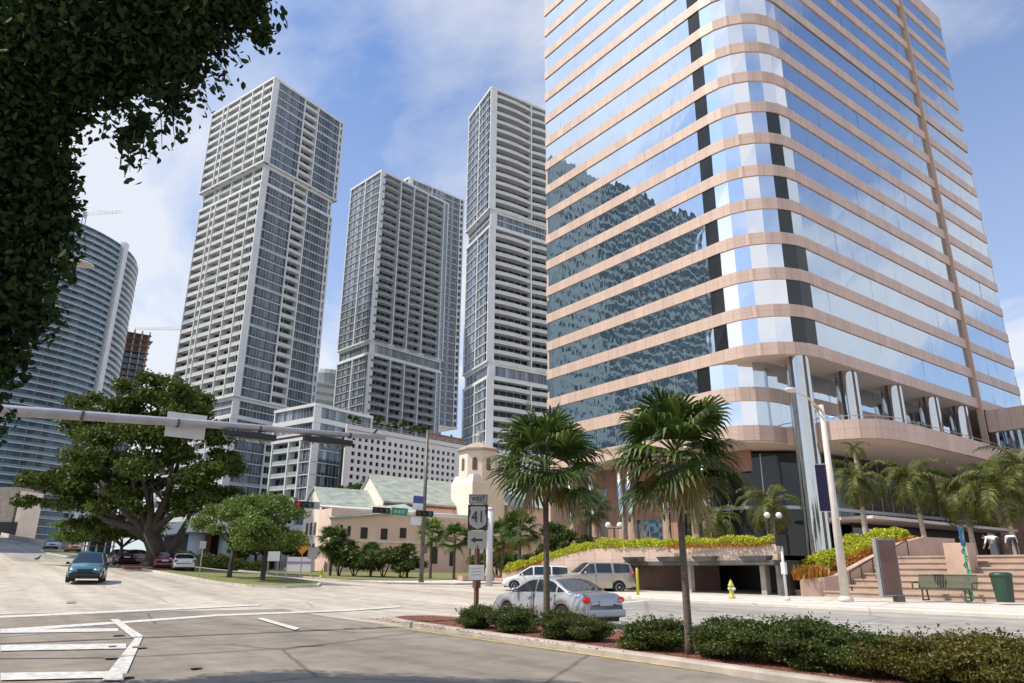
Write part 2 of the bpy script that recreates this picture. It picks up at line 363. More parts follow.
# ------------------------------------------------------------------ leaves
def leafmesh(name,cen,size,matn,parent=None,loc=None,flat=.0,aspect=.55,world=False,droop=0,hexa=False):
    """cen: (n,3) leaf centres; every leaf is a folded 4-point blade"""
    if hexa: return leafmesh6(name,cen,size,matn,parent,aspect,droop)
    n=len(cen); d=rng.normal(size=(n,3)); d[:,2]*=(1-flat); d[:,2]-=droop; d/=np.linalg.norm(d,axis=1)[:,None]
    e=rng.normal(size=(n,3)); e=np.cross(d,e); e/=np.linalg.norm(e,axis=1)[:,None]
    sz=size*rng.uniform(.5,1.45,n)[:,None]
    a=cen-d*sz*.5; b=cen+e*sz*aspect*.5; c=cen+d*sz*.5; f=cen-e*sz*aspect*.5
    v=np.stack([a,b,c,f],1).reshape(-1,3)
    if parent is not None and world: v=v-np.array(rootof(parent).location)
    if loc is not None and parent is None: v=v-np.array(loc)
    me=bpy.data.meshes.new(name); me.vertices.add(4*n); me.vertices.foreach_set('co',v.astype(np.float32).ravel())
    me.loops.add(4*n); me.loops.foreach_set('vertex_index',np.arange(4*n,dtype=np.int32))
    me.polygons.add(n); me.polygons.foreach_set('loop_start',np.arange(0,4*n,4,dtype=np.int32))
    me.materials.append(M[matn]); me.update(calc_edges=True)
    o=bpy.data.objects.new(name,me); COL.objects.link(o)
    if parent is not None: o.parent=parent
    elif loc is not None: o.location=loc
    return o
def leafmesh6(name,cen,size,matn,parent,aspect,droop):
    # oval, pointed leaves folded along the midrib (world coordinates, under a thing)
    n=len(cen); d=rng.normal(size=(n,3)); d[:,2]-=droop; d/=np.linalg.norm(d,axis=1)[:,None]
    e=rng.normal(size=(n,3)); e=np.cross(d,e); e/=np.linalg.norm(e,axis=1)[:,None]; u=np.cross(d,e)
    sz=size*rng.uniform(.6,1.35,n)[:,None]; w=sz*aspect*.5; k=sz*.10
    P=[cen-d*sz*.5,cen-d*sz*.22+e*w*.85+u*k,cen+d*sz*.15+e*w*.8+u*k,cen+d*sz*.55,cen+d*sz*.15-e*w*.8+u*k,cen-d*sz*.22-e*w*.85+u*k]
    v=np.stack(P,1).reshape(-1,3)-np.array(rootof(parent).location)
    me=bpy.data.meshes.new(name); me.vertices.add(6*n); me.vertices.foreach_set('co',v.astype(np.float32).ravel())
    base=(np.arange(n)*6)[:,None]; li=(base+np.array([0,1,2,3,0,3,4,5])[None,:]).ravel().astype(np.int32)
    me.loops.add(8*n); me.loops.foreach_set('vertex_index',li); me.polygons.add(2*n); me.polygons.foreach_set('loop_start',np.arange(0,8*n,4,dtype=np.int32))
    me.materials.append(M[matn]); me.update(calc_edges=True); o=bpy.data.objects.new(name,me); COL.objects.link(o); o.parent=parent; return o
def blobpts(blobs,n,shell=.55):
    """points in ellipsoids (cx,cy,cz,rx,ry,rz), denser to the outside; volume weighted"""
    vol=np.array([b[3]*b[4]*b[5] for b in blobs])**.75; cnt=(n*vol/vol.sum()).astype(int)+1; out=[]
    for b,k in zip(blobs,cnt):
        d=rng.normal(size=(k,3)); d/=np.linalg.norm(d,axis=1)[:,None]
        r=(shell+(1-shell)*rng.random(k))[:,None]*rng.choice([1,.75,1.0],k)[:,None]
        out.append(np.array(b[:3])+d*r*np.array(b[3:6]))
    return np.concatenate(out)
def crownblobs(c,rx,ry,rz,n,br=.28,seed=0,low=-.5):
    g=np.random.default_rng(seed); out=[]
    while len(out)<n:
        d=g.normal(size=3); d/=np.linalg.norm(d)
        if d[2]<low: continue
        k=g.uniform(.45,.85); s=br*g.uniform(.7,1.3)
        out.append((c[0]+d[0]*rx*k,c[1]+d[1]*ry*k,c[2]+d[2]*rz*k,rx*s,ry*s,rz*s*.8))
    return out
def limbs(mb,base,top_pts,r0,fork,seed=0):
    g=random.Random(seed); b=Vector(base); f=Vector(fork)
    mb.tube([b,b.lerp(f,.05),b.lerp(f,.5)+Vector((g.uniform(-.1,.1),g.uniform(-.1,.1),0))*r0*2,f],[r0*1.5,r0*1.1,r0*.9,r0*.8],10)
    for t in top_pts:
        t=Vector(t); m=f.lerp(t,.5)+Vector((g.uniform(-1,1),g.uniform(-1,1),g.uniform(-.2,.6)))*(t-f).length*.1
        mb.tube([f-(f-b)*.08,f.lerp(m,.5),m,m.lerp(t,.6),t],[r0*.6,r0*.45,r0*.32,r0*.2,r0*.07],7)
        for q in range(3):
            e=m.lerp(t,g.uniform(.0,.6)); d=Vector((g.uniform(-1,1),g.uniform(-1,1),g.uniform(.1,.9)))*(t-f).length*.35
            mb.tube([e,e+d*.5,e+d],[r0*.16,r0*.1,r0*.04],5)
    return mb
def tree(label,base,h,rx,rz,leaf,nl,ls,cat='tree',r0=None,nb=14,seed=1,group=None,name='tree',trunk_h=None,low=-.4,asp=.6,ry=None,br=.3):
    r0=r0 or h*.03; t=thing(name,label,cat,base,0,group); th=trunk_h or h*.4
    bl=crownblobs((0,0,h-rz),rx,ry or rx,rz,nb,br,seed,low)
    mb=MB(); limbs(mb,(0,0,-.1),[(b[0],b[1],b[2]) for b in bl[:min(9,nb)]],r0,(rx*.03,0,th),seed); obj('trunk',mb,'bark',t,smooth=True)
    leafmesh('crown',blobpts(bl,nl,.35),ls,leaf,t,aspect=asp); return t
# ================================================================== SETTING
def drape(name,quad,mat_,dz,nu=10,nv=10,parent=None,kind='structure',label=None):
    a,b,c,d=[Vector(q[:2]) for q in quad]; mb=MB(); vs=[]
    for i in range(nu+1):
        for j in range(nv+1):
            p=a.lerp(b,i/nu).lerp(d.lerp(c,i/nu),j/nv); vs.append((p.x,p.y,terr(p.x,p.y)+dz))
    mb.add(vs,[(i*(nv+1)+j,(i+1)*(nv+1)+j,(i+1)*(nv+1)+j+1,i*(nv+1)+j+1) for i in range(nu) for j in range(nv)])
    o=obj(name,mb,mat_,parent)
    if parent is None: tag(o,label,kind=kind)
    return o
def raised(name,poly,mat_,h,kerb=True):
    """raised island: polygon (densified) draped with top at +h and real vertical sides"""
    P=[]
    for i,p in enumerate(poly):
        q=poly[(i+1)%len(poly)]; L=math.hypot(q[0]-p[0],q[1]-p[1]); k=max(1,int(L/2))
        for j in range(k): P.append((p[0]+(q[0]-p[0])*j/k,p[1]+(q[1]-p[1])*j/k))
    bm=bmesh.new(); n=len(P)
    top=[bm.verts.new((x,y,terr(x,y)+h)) for x,y in P]; bot=[bm.verts.new((x,y,terr(x,y)-.2)) for x,y in P]
    f=bm.faces.new(top); 
    for i in range(n): bm.faces.new((bot[i],bot[(i+1)%n],top[(i+1)%n],top[i]))
    bmesh.ops.triangulate(bm,faces=[f]); bm.normal_update()
    me=bpy.data.meshes.new(name); bm.to_mesh(me); bm.free(); me.materials.append(M[mat_]); o=bpy.data.objects.new(name,me); COL.objects.link(o); tag(o,kind='structure'); return o
def kerbline(name,path,h=.15,w=.18,closed=False,m='kerb'):
    P=[]; pts=path+([path[0]] if closed else [])
    for p,q in zip(pts[:-1],pts[1:]):
        L=math.hypot(q[0]-p[0],q[1]-p[1]); k=max(1,int(L/1.2))
        for j in range(k): P.append((p[0]+(q[0]-p[0])*j/k,p[1]+(q[1]-p[1])*j/k))
    P.append(pts[-1][:2]); A=offset_path(P,w*.6); B=offset_path(P,w*.35); C=offset_path(P,-w*.5)
    mb=MB(); n=len(P); vs=[]
    for i in range(n):
        z=terr(*P[i]); vs+= [(A[i][0],A[i][1],z-.1),(A[i][0],A[i][1],z+h*.75),(B[i][0],B[i][1],z+h),(C[i][0],C[i][1],z+h),(C[i][0],C[i][1],z-.1)]
    mb.add(vs,[(i*5+k,i*5+5+k,i*5+6+k,i*5+1+k) for i in range(n-1) for k in range(4)]+[(0,1,2,3,4),tuple((n-1)*5+k for k in (4,3,2,1,0))])
    return tag(obj(name,mb,m),kind='structure')
# ground sheet
xs=[-900,-500,-300,-150,-80]+list(np.arange(-50,-4,6))+list(np.arange(-4,60,1.5))+[60,66,75,90,120,160,220,320,500,900]
ys=[-700,-300,-120,-60,-30]+list(np.arange(-20,24,4))+list(np.arange(24,110,2))+list(np.arange(110,340,8))+[345,380,450,600,900]
mb=MB(); nx,ny=len(xs),len(ys)
mb.add([(x,y,terr(x,y)) for x in xs for y in ys],[(i*ny+j,(i+1)*ny+j,(i+1)*ny+j+1,i*ny+j+1) for i in range(nx-1) for j in range(ny-1)])
tag(obj('ground',mb,'concrete',smooth=True),kind='structure')
E1=.012;E2=.020
# asphalt approach in the foreground, darker lanes beyond the median and up the avenue
a1=G(0,622);a2=G(395,612)
drape('road_asphalt',[(-30,-25),(10.6,-25),(11.2,30.5),(-30,33.5)],'asphalt',E1,14,24)
drape('road_lanes',[(14.2,-25),(26.5,-25),(26.5,26),(14.2,22)],'lane',E1,10,24)
drape('road_upper_left',[(-9,62),(2.2,62),(2.6,330),(-12,330)],'lane',E1,8,60)
drape('road_upper_right',[(4.6,84),(12.5,84),(9.5,330),(4.6,330)],'lane',E1,8,60)
# painted markings, laid on the ground with the surveyed corners
PN=[0]
def paint(quad_px,m='line',dz=E2,name='road_marking'):
    PN[0]+=1; dz+=.0022*PN[0]
    q=[G(*p) for p in quad_px]; return drape(name,q,m,dz,6,2)
paint([(0,616.5),(260,604.5),(260,606),(0,618.6)])
paint([(0,630),(215,615),(380,608.5),(380,610)][0:1]+[(215,615.2),(215,617),(0,633)])
paint([(215,615.2),(400,606.5),(400,608),(215,617)])
paint([(0,630.5),(0,634.2),(118,632.5),(118,629.2)])
paint([(0,646.5),(0,652.5),(126,650),(126,645)])
paint([(0,675),(0,682.5),(106,680),(108,673.5)])
paint([(110,620.5),(118,620.2),(143,637.5),(134,640.5)])
paint([(134,640.5),(143,637.5),(123,683),(101,683)])
paint([(257,620),(262,619),(300,629.5),(295,631.5)])
for q in ([(108,648),(116,647.4),(116,648.4),(108,649)],[(132,648.6),(146,648),(146,649.6),(132,650.2)],[(104,659),(116,658.6),(116,660.6),(104,661)],[(122,677),(132,676.5),(133,680),(122,681)],[(188,669),(201,668),(200,670.5),(190,671.5)],[(112,635.8),(124,635.4),(124,637),(112,637.4)],[(66,603),(76,602.6),(76,603.4),(66,603.8)]):
    paint(q,'tar',E2+.003,'tar_patch')
# faint lane lines far side, stop bar and yellow edge beside the median
drape('lane_marking',[(17.6,-20),(17.75,-20),(17.75,20),(17.6,20)],'line',E2,1,20)
for k in range(9): drape('lane_dash',[(21.6,-19+k*5),(21.75,-19+k*5),(21.75,-16.6+k*5),(21.6,-16.6+k*5)],'line',E2,1,3)
drape('yellow_edge_line',[(10.0,-20),(10.14,-20),(10.9,21),(10.76,21)],'yline',E2,1,22)
drape('stop_bar',[(14.6,22.6),(26.4,24.5),(26.4,25.1),(14.6,23.2)],'line',E2,10,1)
# median with planting
MED=[(10.35,-20),(10.45,2),(10.6,7),(10.9,12),(11.2,17),(11.5,21),(11.9,22.6),(12.7,23),(13.6,22.4),(14,20.5),(14.15,17),(14.15,5),(14.15,-20)]
raised('median',MED,'mulch',.13)
kerbline('median_kerb',list(reversed(MED)),.15,.24)
# far pavement along the plaza and along the church side
WALK=[(26.7,-22),(26.7,24),(27.6,27.5),(29.5,30.5),(31.5,34),(33.4,40),(60,44),(120,46),(120,40),(40,38),(39.5,-22)]
raised('pavement',WALK,'walk',.13)
kerbline('pavement_kerb',list(reversed(WALK[:7])),.14,.18,m='walk')
CHW=[(24,48.5),(27.5,45.5),(34,44.6),(60,47),(130,52),(130,60),(60,55.5),(36,53),(28,57),(26,70),(22.5,73),(21.9,56)]
# church lawn and pavement
raised('church_pavement',[(24.2,55.5),(26,50),(30,47.3),(40,47.0),(70,50),(90,52),(90,56.5),(60,56.2)],'walk',.12)
kerbline('church_kerb',[(24.2,80),(24.2,54.5),(26,50),(30,47.3),(40,47.0),(70,50),(130,56)],.13,.18)
drape('lawn',[(24.4,54),(92,55),(92,112),(24.4,112)],'grass',.15,44,36)
raised('lawn_strip',[(28,160),(33,100),(48,150),(64,196),(60,210)],'grass',.25)
# grass island with the big oak
ISL=[(14.6,46.2),(16.4,44.6),(18.6,45.2),(20.2,48.5),(20.6,56),(19.8,66),(17.8,78),(14.6,92),(11.5,110),(9.6,122),(9.0,110),(10.8,90),(12.6,72),(13.4,60),(13.9,50)]
raised('grass_island',ISL,'grass',.14)
kerbline('island_kerb',list(reversed(ISL)),.14,.2,closed=True,m='walk')
raised('mulch_ring',[(14.2+2.6*math.cos(a)*1.0,72+4.6*math.sin(a)) for a in np.linspace(0,2*math.pi,16,endpoint=False)],'mulch',.18)
# bridge approach edge wall far left
def wallbox(name,path,h,w,m,label,cat,dz=-.2,group=None):
    mb=MB()
    P=[]
    for p,q in zip(path[:-1],path[1:]):
        k=max(1,int(math.hypot(q[0]-p[0],q[1]-p[1])/3))
        for j in range(k): P.append((p[0]+(q[0]-p[0])*j/k,p[1]+(q[1]-p[1])*j/k))
    P.append(path[-1]); A=offset_path(P,w/2); B=offset_path(P,-w/2); n=len(P); vs=[]
    for i in range(n):
        z=terr(*P[i]); vs+=[(*A[i],z+dz),(*A[i],z+h),(*B[i],z+h),(*B[i],z+dz)]
    mb.add(vs,[(i*4+k,i*4+4+k,i*4+5+k,i*4+1+k) for i in range(n-1) for k in range(3)]+[(0,1,2,3),tuple((n-1)*4+k for k in (3,2,1,0))])
    o=obj(name,mb,m,loc=(path[0][0],path[0][1],terr(*path[0]))); tag(o,label,cat,group); return o
wallbox('bridge_parapet',[(13.2,128),(10.6,200),(9.6,320)],.85,.35,'walk','long pale concrete parapet wall rising along the right edge of the far road','parapet')

# ================================================================== OFFICE TOWER (pink granite and mirror glass)
Xb,Yb,RC=53.08,32.6,5.5
PZ=2.5; PITCH=3.57; Z0=19.94; BH=1.15; NF=17
def arc(cx,cy,r,n,a0=180,a1=270): return [(cx+r*math.cos(R_(a0+(a1-a0)*i/n)),cy+r*math.sin(R_(a0+(a1-a0)*i/n))) for i in range(n+1)]
YL=64.0; XR=105.5
mainpath=[(Xb,YL)]+arc(Xb+RC,Yb+RC,RC,6)+[(XR,Yb)]
ot=thing('office_tower','huge office tower with pink granite bands and mirror glass round a curved corner','office tower',(Xb+20,Yb+15,PZ))
def panes(name,segs,z0,z1,parent,mats,joint=1.45,jm=1,off=0,jw=.035):
    """segs: list of ((x,y),(x,y),material index)"""
    mb=MB()
    for p,q,mi in segs:
        L=math.hypot(q[0]-p[0],q[1]-p[1]); k=max(1,round(L/joint))
        n=((q[1]-p[1])/L,-(q[0]-p[0])/L)
        for i in range(k):
            a=(p[0]+(q[0]-p[0])*i/k,p[1]+(q[1]-p[1])*i/k); b=(p[0]+(q[0]-p[0])*(i+1)/k,p[1]+(q[1]-p[1])*(i+1)/k)
            t=random.gauss(0,.007); q_=random.gauss(0,.006)
            mb.add([(a[0]+n[0]*t,a[1]+n[1]*t,z0),(b[0]-n[0]*t,b[1]-n[1]*t,z0),(b[0]+n[0]*q_,b[1]+n[1]*q_,z1),(a[0]+n[0]*q_,a[1]+n[1]*q_,z1)],[(0,1,2,3)],mi)
            if jm is not None and i: 
                d=((q[0]-p[0])/L,(q[1]-p[1])/L); mb.obox((a[0]-d[0]*jw/2,a[1]-d[1]*jw/2),(a[0]+d[0]*jw/2,a[1]+d[1]*jw/2),-.02,.015,z0,z1,jm)
    return obj(name,mb,mats,parent,world=True)
ap=arc(Xb+RC,Yb+RC,RC,6)
blackend=(Xb,ap[0][1]+1.5)
for k in range(NF+1):
    zb=Z0+k*PITCH; hb=BH if k<NF else 2.3
    b=MB(); b.wallstrip(mainpath,zb,zb+hb,0,.12,.5); o=obj('spandrel_band',b,'stone',ot,world=True); uvpath(o)
    if k<NF:
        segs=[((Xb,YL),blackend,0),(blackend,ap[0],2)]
        for i in range(6): segs.append((ap[i],ap[i+1],3 if i<4 else (3 if k>6 else (4 if i==4 or k<3 else 1))))  # pale and dark corner panes carry their reflections in the glass colour
        segs.append(((ap[-1][0],Yb),(XR,Yb),1))
        panes('window_band',segs,zb+hb-.02,zb+PITCH+.02,ot,['mirror','mirror2','darkrefl','brightrefl','lobby_darkrefl','joint'],2.9,None)
ZT=Z0+NF*PITCH+2.3
b=MB(); poly=mainpath+[(XR,YL)]; b.prism(poly,ZT-.5,ZT-.3); obj('roof',b,'soffit',ot,world=True)
b=MB(); b.wallstrip([(XR,Yb),(XR,YL),(Xb,YL)],PZ,ZT,0,0,.3); o=obj('rear_wall',b,'stone',ot,world=True); uvpath(o)
b=MB(); b.prism([(p[0]+(.3 if i==0 else 0),p[1]) for i,p in enumerate(mainpath)]+[(XR,YL)],Z0-.02,Z0+.1); obj('soffit',b,'soffit',ot,world=True)
# stone fin on the right-hand face
XF=91.4
b=MB(); b.box(XF,Yb-.42,PZ,XF+.3,Yb+.2,ZT-.2); obj('stone_fin',b,'stonefin',ot,world=True)
# lower set-back body
Yi=Yb+3.6; ri=4.2; ai=arc(Xb+ri,Yi+ri,ri,5)
lowpath=[(Xb,YL)]+ai+[(92,Yi)]
for k,(zb,hb) in enumerate(((16.3,1.28),(12.75,1.35))):
    b=MB(); b.wallstrip(lowpath,zb,zb+hb,0,.1,.5); o=obj('spandrel_band',b,'stone',ot,world=True); uvpath(o)
for z0,z1 in ((17.56,19.92),(14.08,16.32)):
    be=(Xb,ai[0][1]+1.5)
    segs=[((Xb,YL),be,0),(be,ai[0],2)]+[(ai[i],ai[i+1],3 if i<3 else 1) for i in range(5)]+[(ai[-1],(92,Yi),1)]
    panes('window_band',segs,z0,z1,ot,['mirror','mirror2','darkrefl','brightrefl','lobby_darkrefl','joint'],2.9,5)
b=MB(); b.prism(lowpath+[(92,YL)],12.6,12.74); obj('lower_soffit',b,'soffit',ot,world=True)
# terrace deck and its curved parapet
tp=[(57.6,Yi),(57.7,33.6),(58.1,31.6),(58.9,30.1),(60.2,29.1),(62.2,28.55),(66,28.4),(76,28.4),(XF,28.8),(XF,31)]
b=MB(); b.wallstrip(tp,12.45,14.1,0,0,.35); o=obj('terrace_parapet',b,'stone',ot,world=True); uvpath(o)
b=MB(); 
for p,q in zip(tp[:-2],tp[1:-1]): b.tube([(p[0],p[1]+.15,14.42),(q[0],q[1]+.15,14.42)],.035,6); b.tube([(q[0],q[1]+.15,14.1),(q[0],q[1]+.15,14.42)],.025,5)
obj('terrace_rail',b,'steel',ot,world=True)
b=MB(); b.prism(offset_path(tp,-.12)+[(XF-.1,Yi-.1)],12.5,12.8); obj('terrace_deck',b,'soffit',ot,world=True)
# chrome columns
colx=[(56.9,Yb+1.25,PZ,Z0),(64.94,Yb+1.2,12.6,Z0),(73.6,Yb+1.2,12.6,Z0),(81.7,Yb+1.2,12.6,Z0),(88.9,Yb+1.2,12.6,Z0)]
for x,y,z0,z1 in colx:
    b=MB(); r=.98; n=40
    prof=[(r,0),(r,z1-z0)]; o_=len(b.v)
    # shallow flutes; the dark stripes in their valleys are painted-in reflection streaks
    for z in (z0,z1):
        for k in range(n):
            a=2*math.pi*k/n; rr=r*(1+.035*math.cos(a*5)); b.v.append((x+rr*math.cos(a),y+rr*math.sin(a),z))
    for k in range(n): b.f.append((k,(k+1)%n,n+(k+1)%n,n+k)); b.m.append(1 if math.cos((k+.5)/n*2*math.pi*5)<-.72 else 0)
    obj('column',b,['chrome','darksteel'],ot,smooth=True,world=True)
for yy in (42.6,43.9,47.4,52.0,53.3,57.6,61.0):
    b=MB(); b.lathe((Xb+.8,yy,PZ),[(.42,0),(.42,10.2)],18); obj('column',b,'chrome',ot,smooth=True,world=True)
# recessed ground storeys: brown granite frames with glass
Xg=Xb+4.2
b=MB(); b.wallstrip([(Xg,YL),(Xg,40)],10.6,12.6,0,0,.4); o=obj('lintel',b,'stonedark',ot,world=True); uvpath(o)
b=MB(); b.wallstrip([(Xg,YL),(Xg,49)],6.9,8.5,0,.05,.4); b.wallstrip([(Xg,YL),(Xg,49)],PZ,4.7,0,.05,.4); o=obj('spandrel_band',b,'stonedark',ot,world=True); uvpath(o)
for ya,yb in ((63.9,62.9),(58.6,56.6),(50.4,48.2)):
    b=MB(); b.wallstrip([(Xg-.1,ya),(Xg-.1,yb)],PZ,10.6,0,.12,.6); o=obj('pier',b,'stonedark',ot,world=True); uvpath(o)
for z0,z1 in ((4.7,6.9),(8.5,10.6)): panes('window',[((Xg+.2,62.9),(Xg+.2,50.4),0)],z0,z1,ot,['mirror','joint'],1.3,1,jw=.09)
lob=[(Xg+.2,48.2),(Xg+.2,41),(Xg+2.5,38.4),(62,36.8),(92,35.2)]
panes('lobby_glass',[(lob[i],lob[i+1],0) for i in range(4)],PZ,12.3,ot,['lobby_darkrefl','joint'],1.9,1,jw=.08)
b=MB(); b.wallstrip(lob,7.2,7.5,0,.12,.3); obj('transom',b,'joint',ot,world=True)
# entrance awning line and grey frames inside
b=MB(); b.box(60,30.6,6.0,90,36.5,6.25); obj('entrance_canopy',b,'soffit',ot,world=True)
b=MB(); b.wallstrip([(64,34.6),(92,33.6)],PZ,6.0,0,0,.15); obj('entrance_glass',b,'lobby_darkrefl',ot,world=True)
# podium wing at the right edge
pw=thing('podium_wing','low pink granite podium wing right of the tall stone fin','building',(100,24,PZ))
b=MB(); b.wallstrip([(XF+1.0,Yb-.3),(XF+1.0,20),(130,14)],17.2,19.7,0,0,5); o=obj('wall',b,'stone',pw,world=True); uvpath(o)
b=MB(); b.wallstrip([(XF+1.0+.4,Yb-.4),(XF+1.4,20.4),(130,14.6)],12.4,17.2,0,0,.3); obj('window_band',b,'mirror2',pw,world=True)
b=MB(); b.wallstrip([(XF+1.0,Yb-.3),(XF+1.0,20),(130,14)],8.6,12.4,0,0,5); o=obj('wall',b,'stone',pw,world=True); uvpath(o)
b=MB(); b.wallstrip([(XF+1.6,Yb-.4),(XF+1.6,20.6),(130,15)],PZ,8.6,0,0,.4); o=obj('lower_wall',b,'stonedark',pw,world=True); uvpath(o)

# ================================================================== APARTMENT TOWERS
def lerp2(p,q,t): return (p[0]+(q[0]-p[0])*t,p[1]+(q[1]-p[1])*t)
def apartments(name,label,cpx,D,azL,azR,LL,LR,blocks,left,right,zbase,pitch=3.2,frame='towerwhite',rail='raillight',glass='towerglass',cat='apartment tower',group=None,loc=None,bulge=0,spand=0,sth=.2):
    c3=atD(*cpx,D); B=c3[:2]
    dl=(math.sin(AZ+R_(azL)),math.cos(AZ+R_(azL))); dr=(math.sin(AZ+R_(azR)),math.cos(AZ+R_(azR)))
    A=(B[0]+dl[0]*LL,B[1]+dl[1]*LL); C=(B[0]+dr[0]*LR,B[1]+dr[1]*LR); Dk=(A[0]+C[0]-B[0],A[1]+C[1]-B[1])
    t=thing(name,label,cat,(B[0],B[1],zbase),0,group)
    ctr=((A[0]+C[0])/2,(A[1]+C[1])/2)
    for (z0,z1,ins,style) in blocks:
        def shrink(p):
            v=(ctr[0]-p[0],ctr[1]-p[1]); L=math.hypot(*v); return (p[0]+v[0]/L*ins,p[1]+v[1]/L*ins)
        a,b_,c,d=[shrink(p) for p in (A,B,C,Dk)]
        nf=max(1,round((z1-z0)/pitch)); ph=(z1-z0)/nf; ring=[a,b_,c,d]
        for face,(p,q,bays) in enumerate(((a,b_,left),(b_,c,right))):
            if style=='plain': bays=[(1,'glass')]
            tot=sum(w for w,_ in bays); acc=0; x=0
            edges=[0]
            for w,_ in bays: acc+=w; edges.append(acc/tot)
            for e in edges:
                if face==1 and e==0: continue
                m=lerp2(p,q,e); L=math.hypot(q[0]-p[0],q[1]-p[1]); u=((q[0]-p[0])/L,(q[1]-p[1])/L); hw=.22
                mm=MB(); mm.obox((m[0]-u[0]*hw,m[1]-u[1]*hw),(m[0]+u[0]*hw,m[1]+u[1]*hw),-1.9,.34,z0,z1); obj('fin',mm,frame,t,world=True)
        sl=None
        for k in range(nf+1):
            z=z0+k*ph; th=sth if k not in (0,nf) else .8
            P=offset_path([d,a,b_,c,d],.22 if k not in (0,nf) else .42)
            mm=MB(); mm.prism(P[1:4]+[P[4]] if False else [P[1],P[2],P[3],d],z-(th if k else 0),z+ (0 if k else th*.6)); 
            obj('floor_slab',mm,frame,t,world=True)
            if k==nf: break
            zt=z+ph-(sth if k<nf-1 else .8)
            gm=MB(); rm=MB()
            for face,(p,q,bays) in enumerate(((a,b_,left),(b_,c,right))):
                if style=='plain': bays=[(1,'glass')]
                tot=sum(w for w,_ in bays); acc=0; L=math.hypot(q[0]-p[0],q[1]-p[1]); u=((q[0]-p[0])/L,(q[1]-p[1])/L); n=(u[1],-u[0])
                for w,ty in bays:
                    e0=lerp2(p,q,acc/tot); acc+=w; e1=lerp2(p,q,acc/tot); W=L*w/tot
                    dep=-.12 if ty=='glass' else -1.75
                    mod=1.15 if ty=='glass' else 2.4; kk=max(1,round(W/mod))
                    for i in range(kk):
                        s0=lerp2(e0,e1,i/kk); s1=lerp2(e0,e1,(i+1)/kk)
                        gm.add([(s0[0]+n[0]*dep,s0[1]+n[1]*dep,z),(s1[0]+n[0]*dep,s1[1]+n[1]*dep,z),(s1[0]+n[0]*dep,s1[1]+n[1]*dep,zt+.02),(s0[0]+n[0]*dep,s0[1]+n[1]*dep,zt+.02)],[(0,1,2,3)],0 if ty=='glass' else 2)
                        mw=.05 if ty=='glass' else .1
                        gm.obox((s0[0]-u[0]*mw,s0[1]-u[1]*mw),(s0[0]+u[0]*mw,s0[1]+u[1]*mw),dep-.03,dep+.09,z,zt,1)
                    if ty=='glass': 
                        gm.obox(e0,e1,dep,dep+.05,z,z+.75,1 if (k%4==3 and spand) else 0)
                    else:
                        bz=bulge if ty=='balc' else 0
                        N=5 if bz else 1; pts=[]
                        for i in range(N+1):
                            s=lerp2(e0,e1,i/N); o_=bz*math.sin(math.pi*i/N)+.12; pts.append((s[0]+n[0]*o_,s[1]+n[1]*o_))
                        if ty=='grid' and random.random()<.12: ri_=1
                        else: ri_=0
                        if ty=='solid': rm.wallstrip(pts,z,z+1.25,0,0,.12)
                        else: rm.wallstrip(pts,z,z+(.95 if ty!='grid' else 1.05),ri_,0,.06)
                        if bz: rm.prism([(e0[0],e0[1])]+[(x_[0]+n[0]*.03,x_[1]+n[1]*.03) for x_ in pts]+[(e1[0],e1[1])],z-sth,z,2)
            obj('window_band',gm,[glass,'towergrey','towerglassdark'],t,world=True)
            if rm.v: obj('balcony_row',rm,[rail,'railglass',frame],t,world=True)
        mm=MB(); mm.wallstrip([c,d,a],z0,z1,0,-.1,.2); obj('rear_wall',mm,'towergrey',t,world=True)
    return t
gridL=[(1.5,'grid'),(.55,'grid'),(1.5,'grid'),(1.35,'grid'),(1.2,'grid'),(1.1,'grid')]
rightA=[(.22,'balc'),(2.2,'glass'),(1.1,'balc'),(1.9,'glass'),(.25,'balc')]
T1=apartments('apartment_tower','tall left apartment tower with white concrete balcony grid and grey glass side','',200,0,0,0,0,[],[],[],2) if False else \
 apartments('apartment_tower','leftmost tall apartment tower with white concrete balcony grid beside a grey glass side',(275,77),200,-54,34,36,30.5,
  [(125.5,157.8,0,''),(119.2,125.5,1.6,''),(49,119.2,.9,''),(43.5,49,1.8,'plain'),(2,43.5,1.0,'')],gridL,rightA,2,spand=1,sth=.22)
T2=apartments('apartment_tower','middle dark glass apartment tower with thin white floor lines and curved balconies',(382,170),250,-45,42,21.5,36,
  [(82,153.2,0,''),(77.5,82,.9,'plain'),(2,77.5,.4,'')],[(1,'glass'),(1,'glass')],[(1.5,'balc'),(1.05,'balc'),(1.1,'balc'),(1.4,'balc'),(.35,'glass')],2,rail='raildark',glass='towerglass',bulge=.6,sth=.15,frame='towerwhite')
T2b=apartments('apartment_tower','grey glass apartment tower whose top shows behind the middle dark tower',(410,172.5),285,-45,48,20,31,
  [(60,171,0,'')],[(1,'glass')],[(1.2,'glass'),(1.6,'glass'),(.2,'balc')],55,glass='towerglass')
T3=apartments('apartment_tower','slim pale apartment tower with white balconies beside the pink office tower',(492,87),200,-26,56,18.8,35,
  [(109.4,154.6,0,''),(104,109.4,1.0,'plain'),(59.8,104,.5,''),(55.5,59.8,1.3,'plain'),(2,55.5,.7,'')],[(1,'glass'),(1,'glass')],[(1.5,'balc'),(1.0,'balc'),(.8,'balc')],2,rail='raillight',bulge=.7)
WG=apartments('apartment_block','mid-rise glass apartment block at the right foot of the leftmost tower',(316,404.6),180,-54,36,16,19,
  [(38.3,42.4,-.2,'plain'),(34.6,38.3,-.2,'plain'),(2,34.0,0,'')],[(.9,'balc'),(.6,'balc'),(.6,'glass')],[(1,'glass'),(1,'glass')],2,cat='apartment block',rail='railglass')
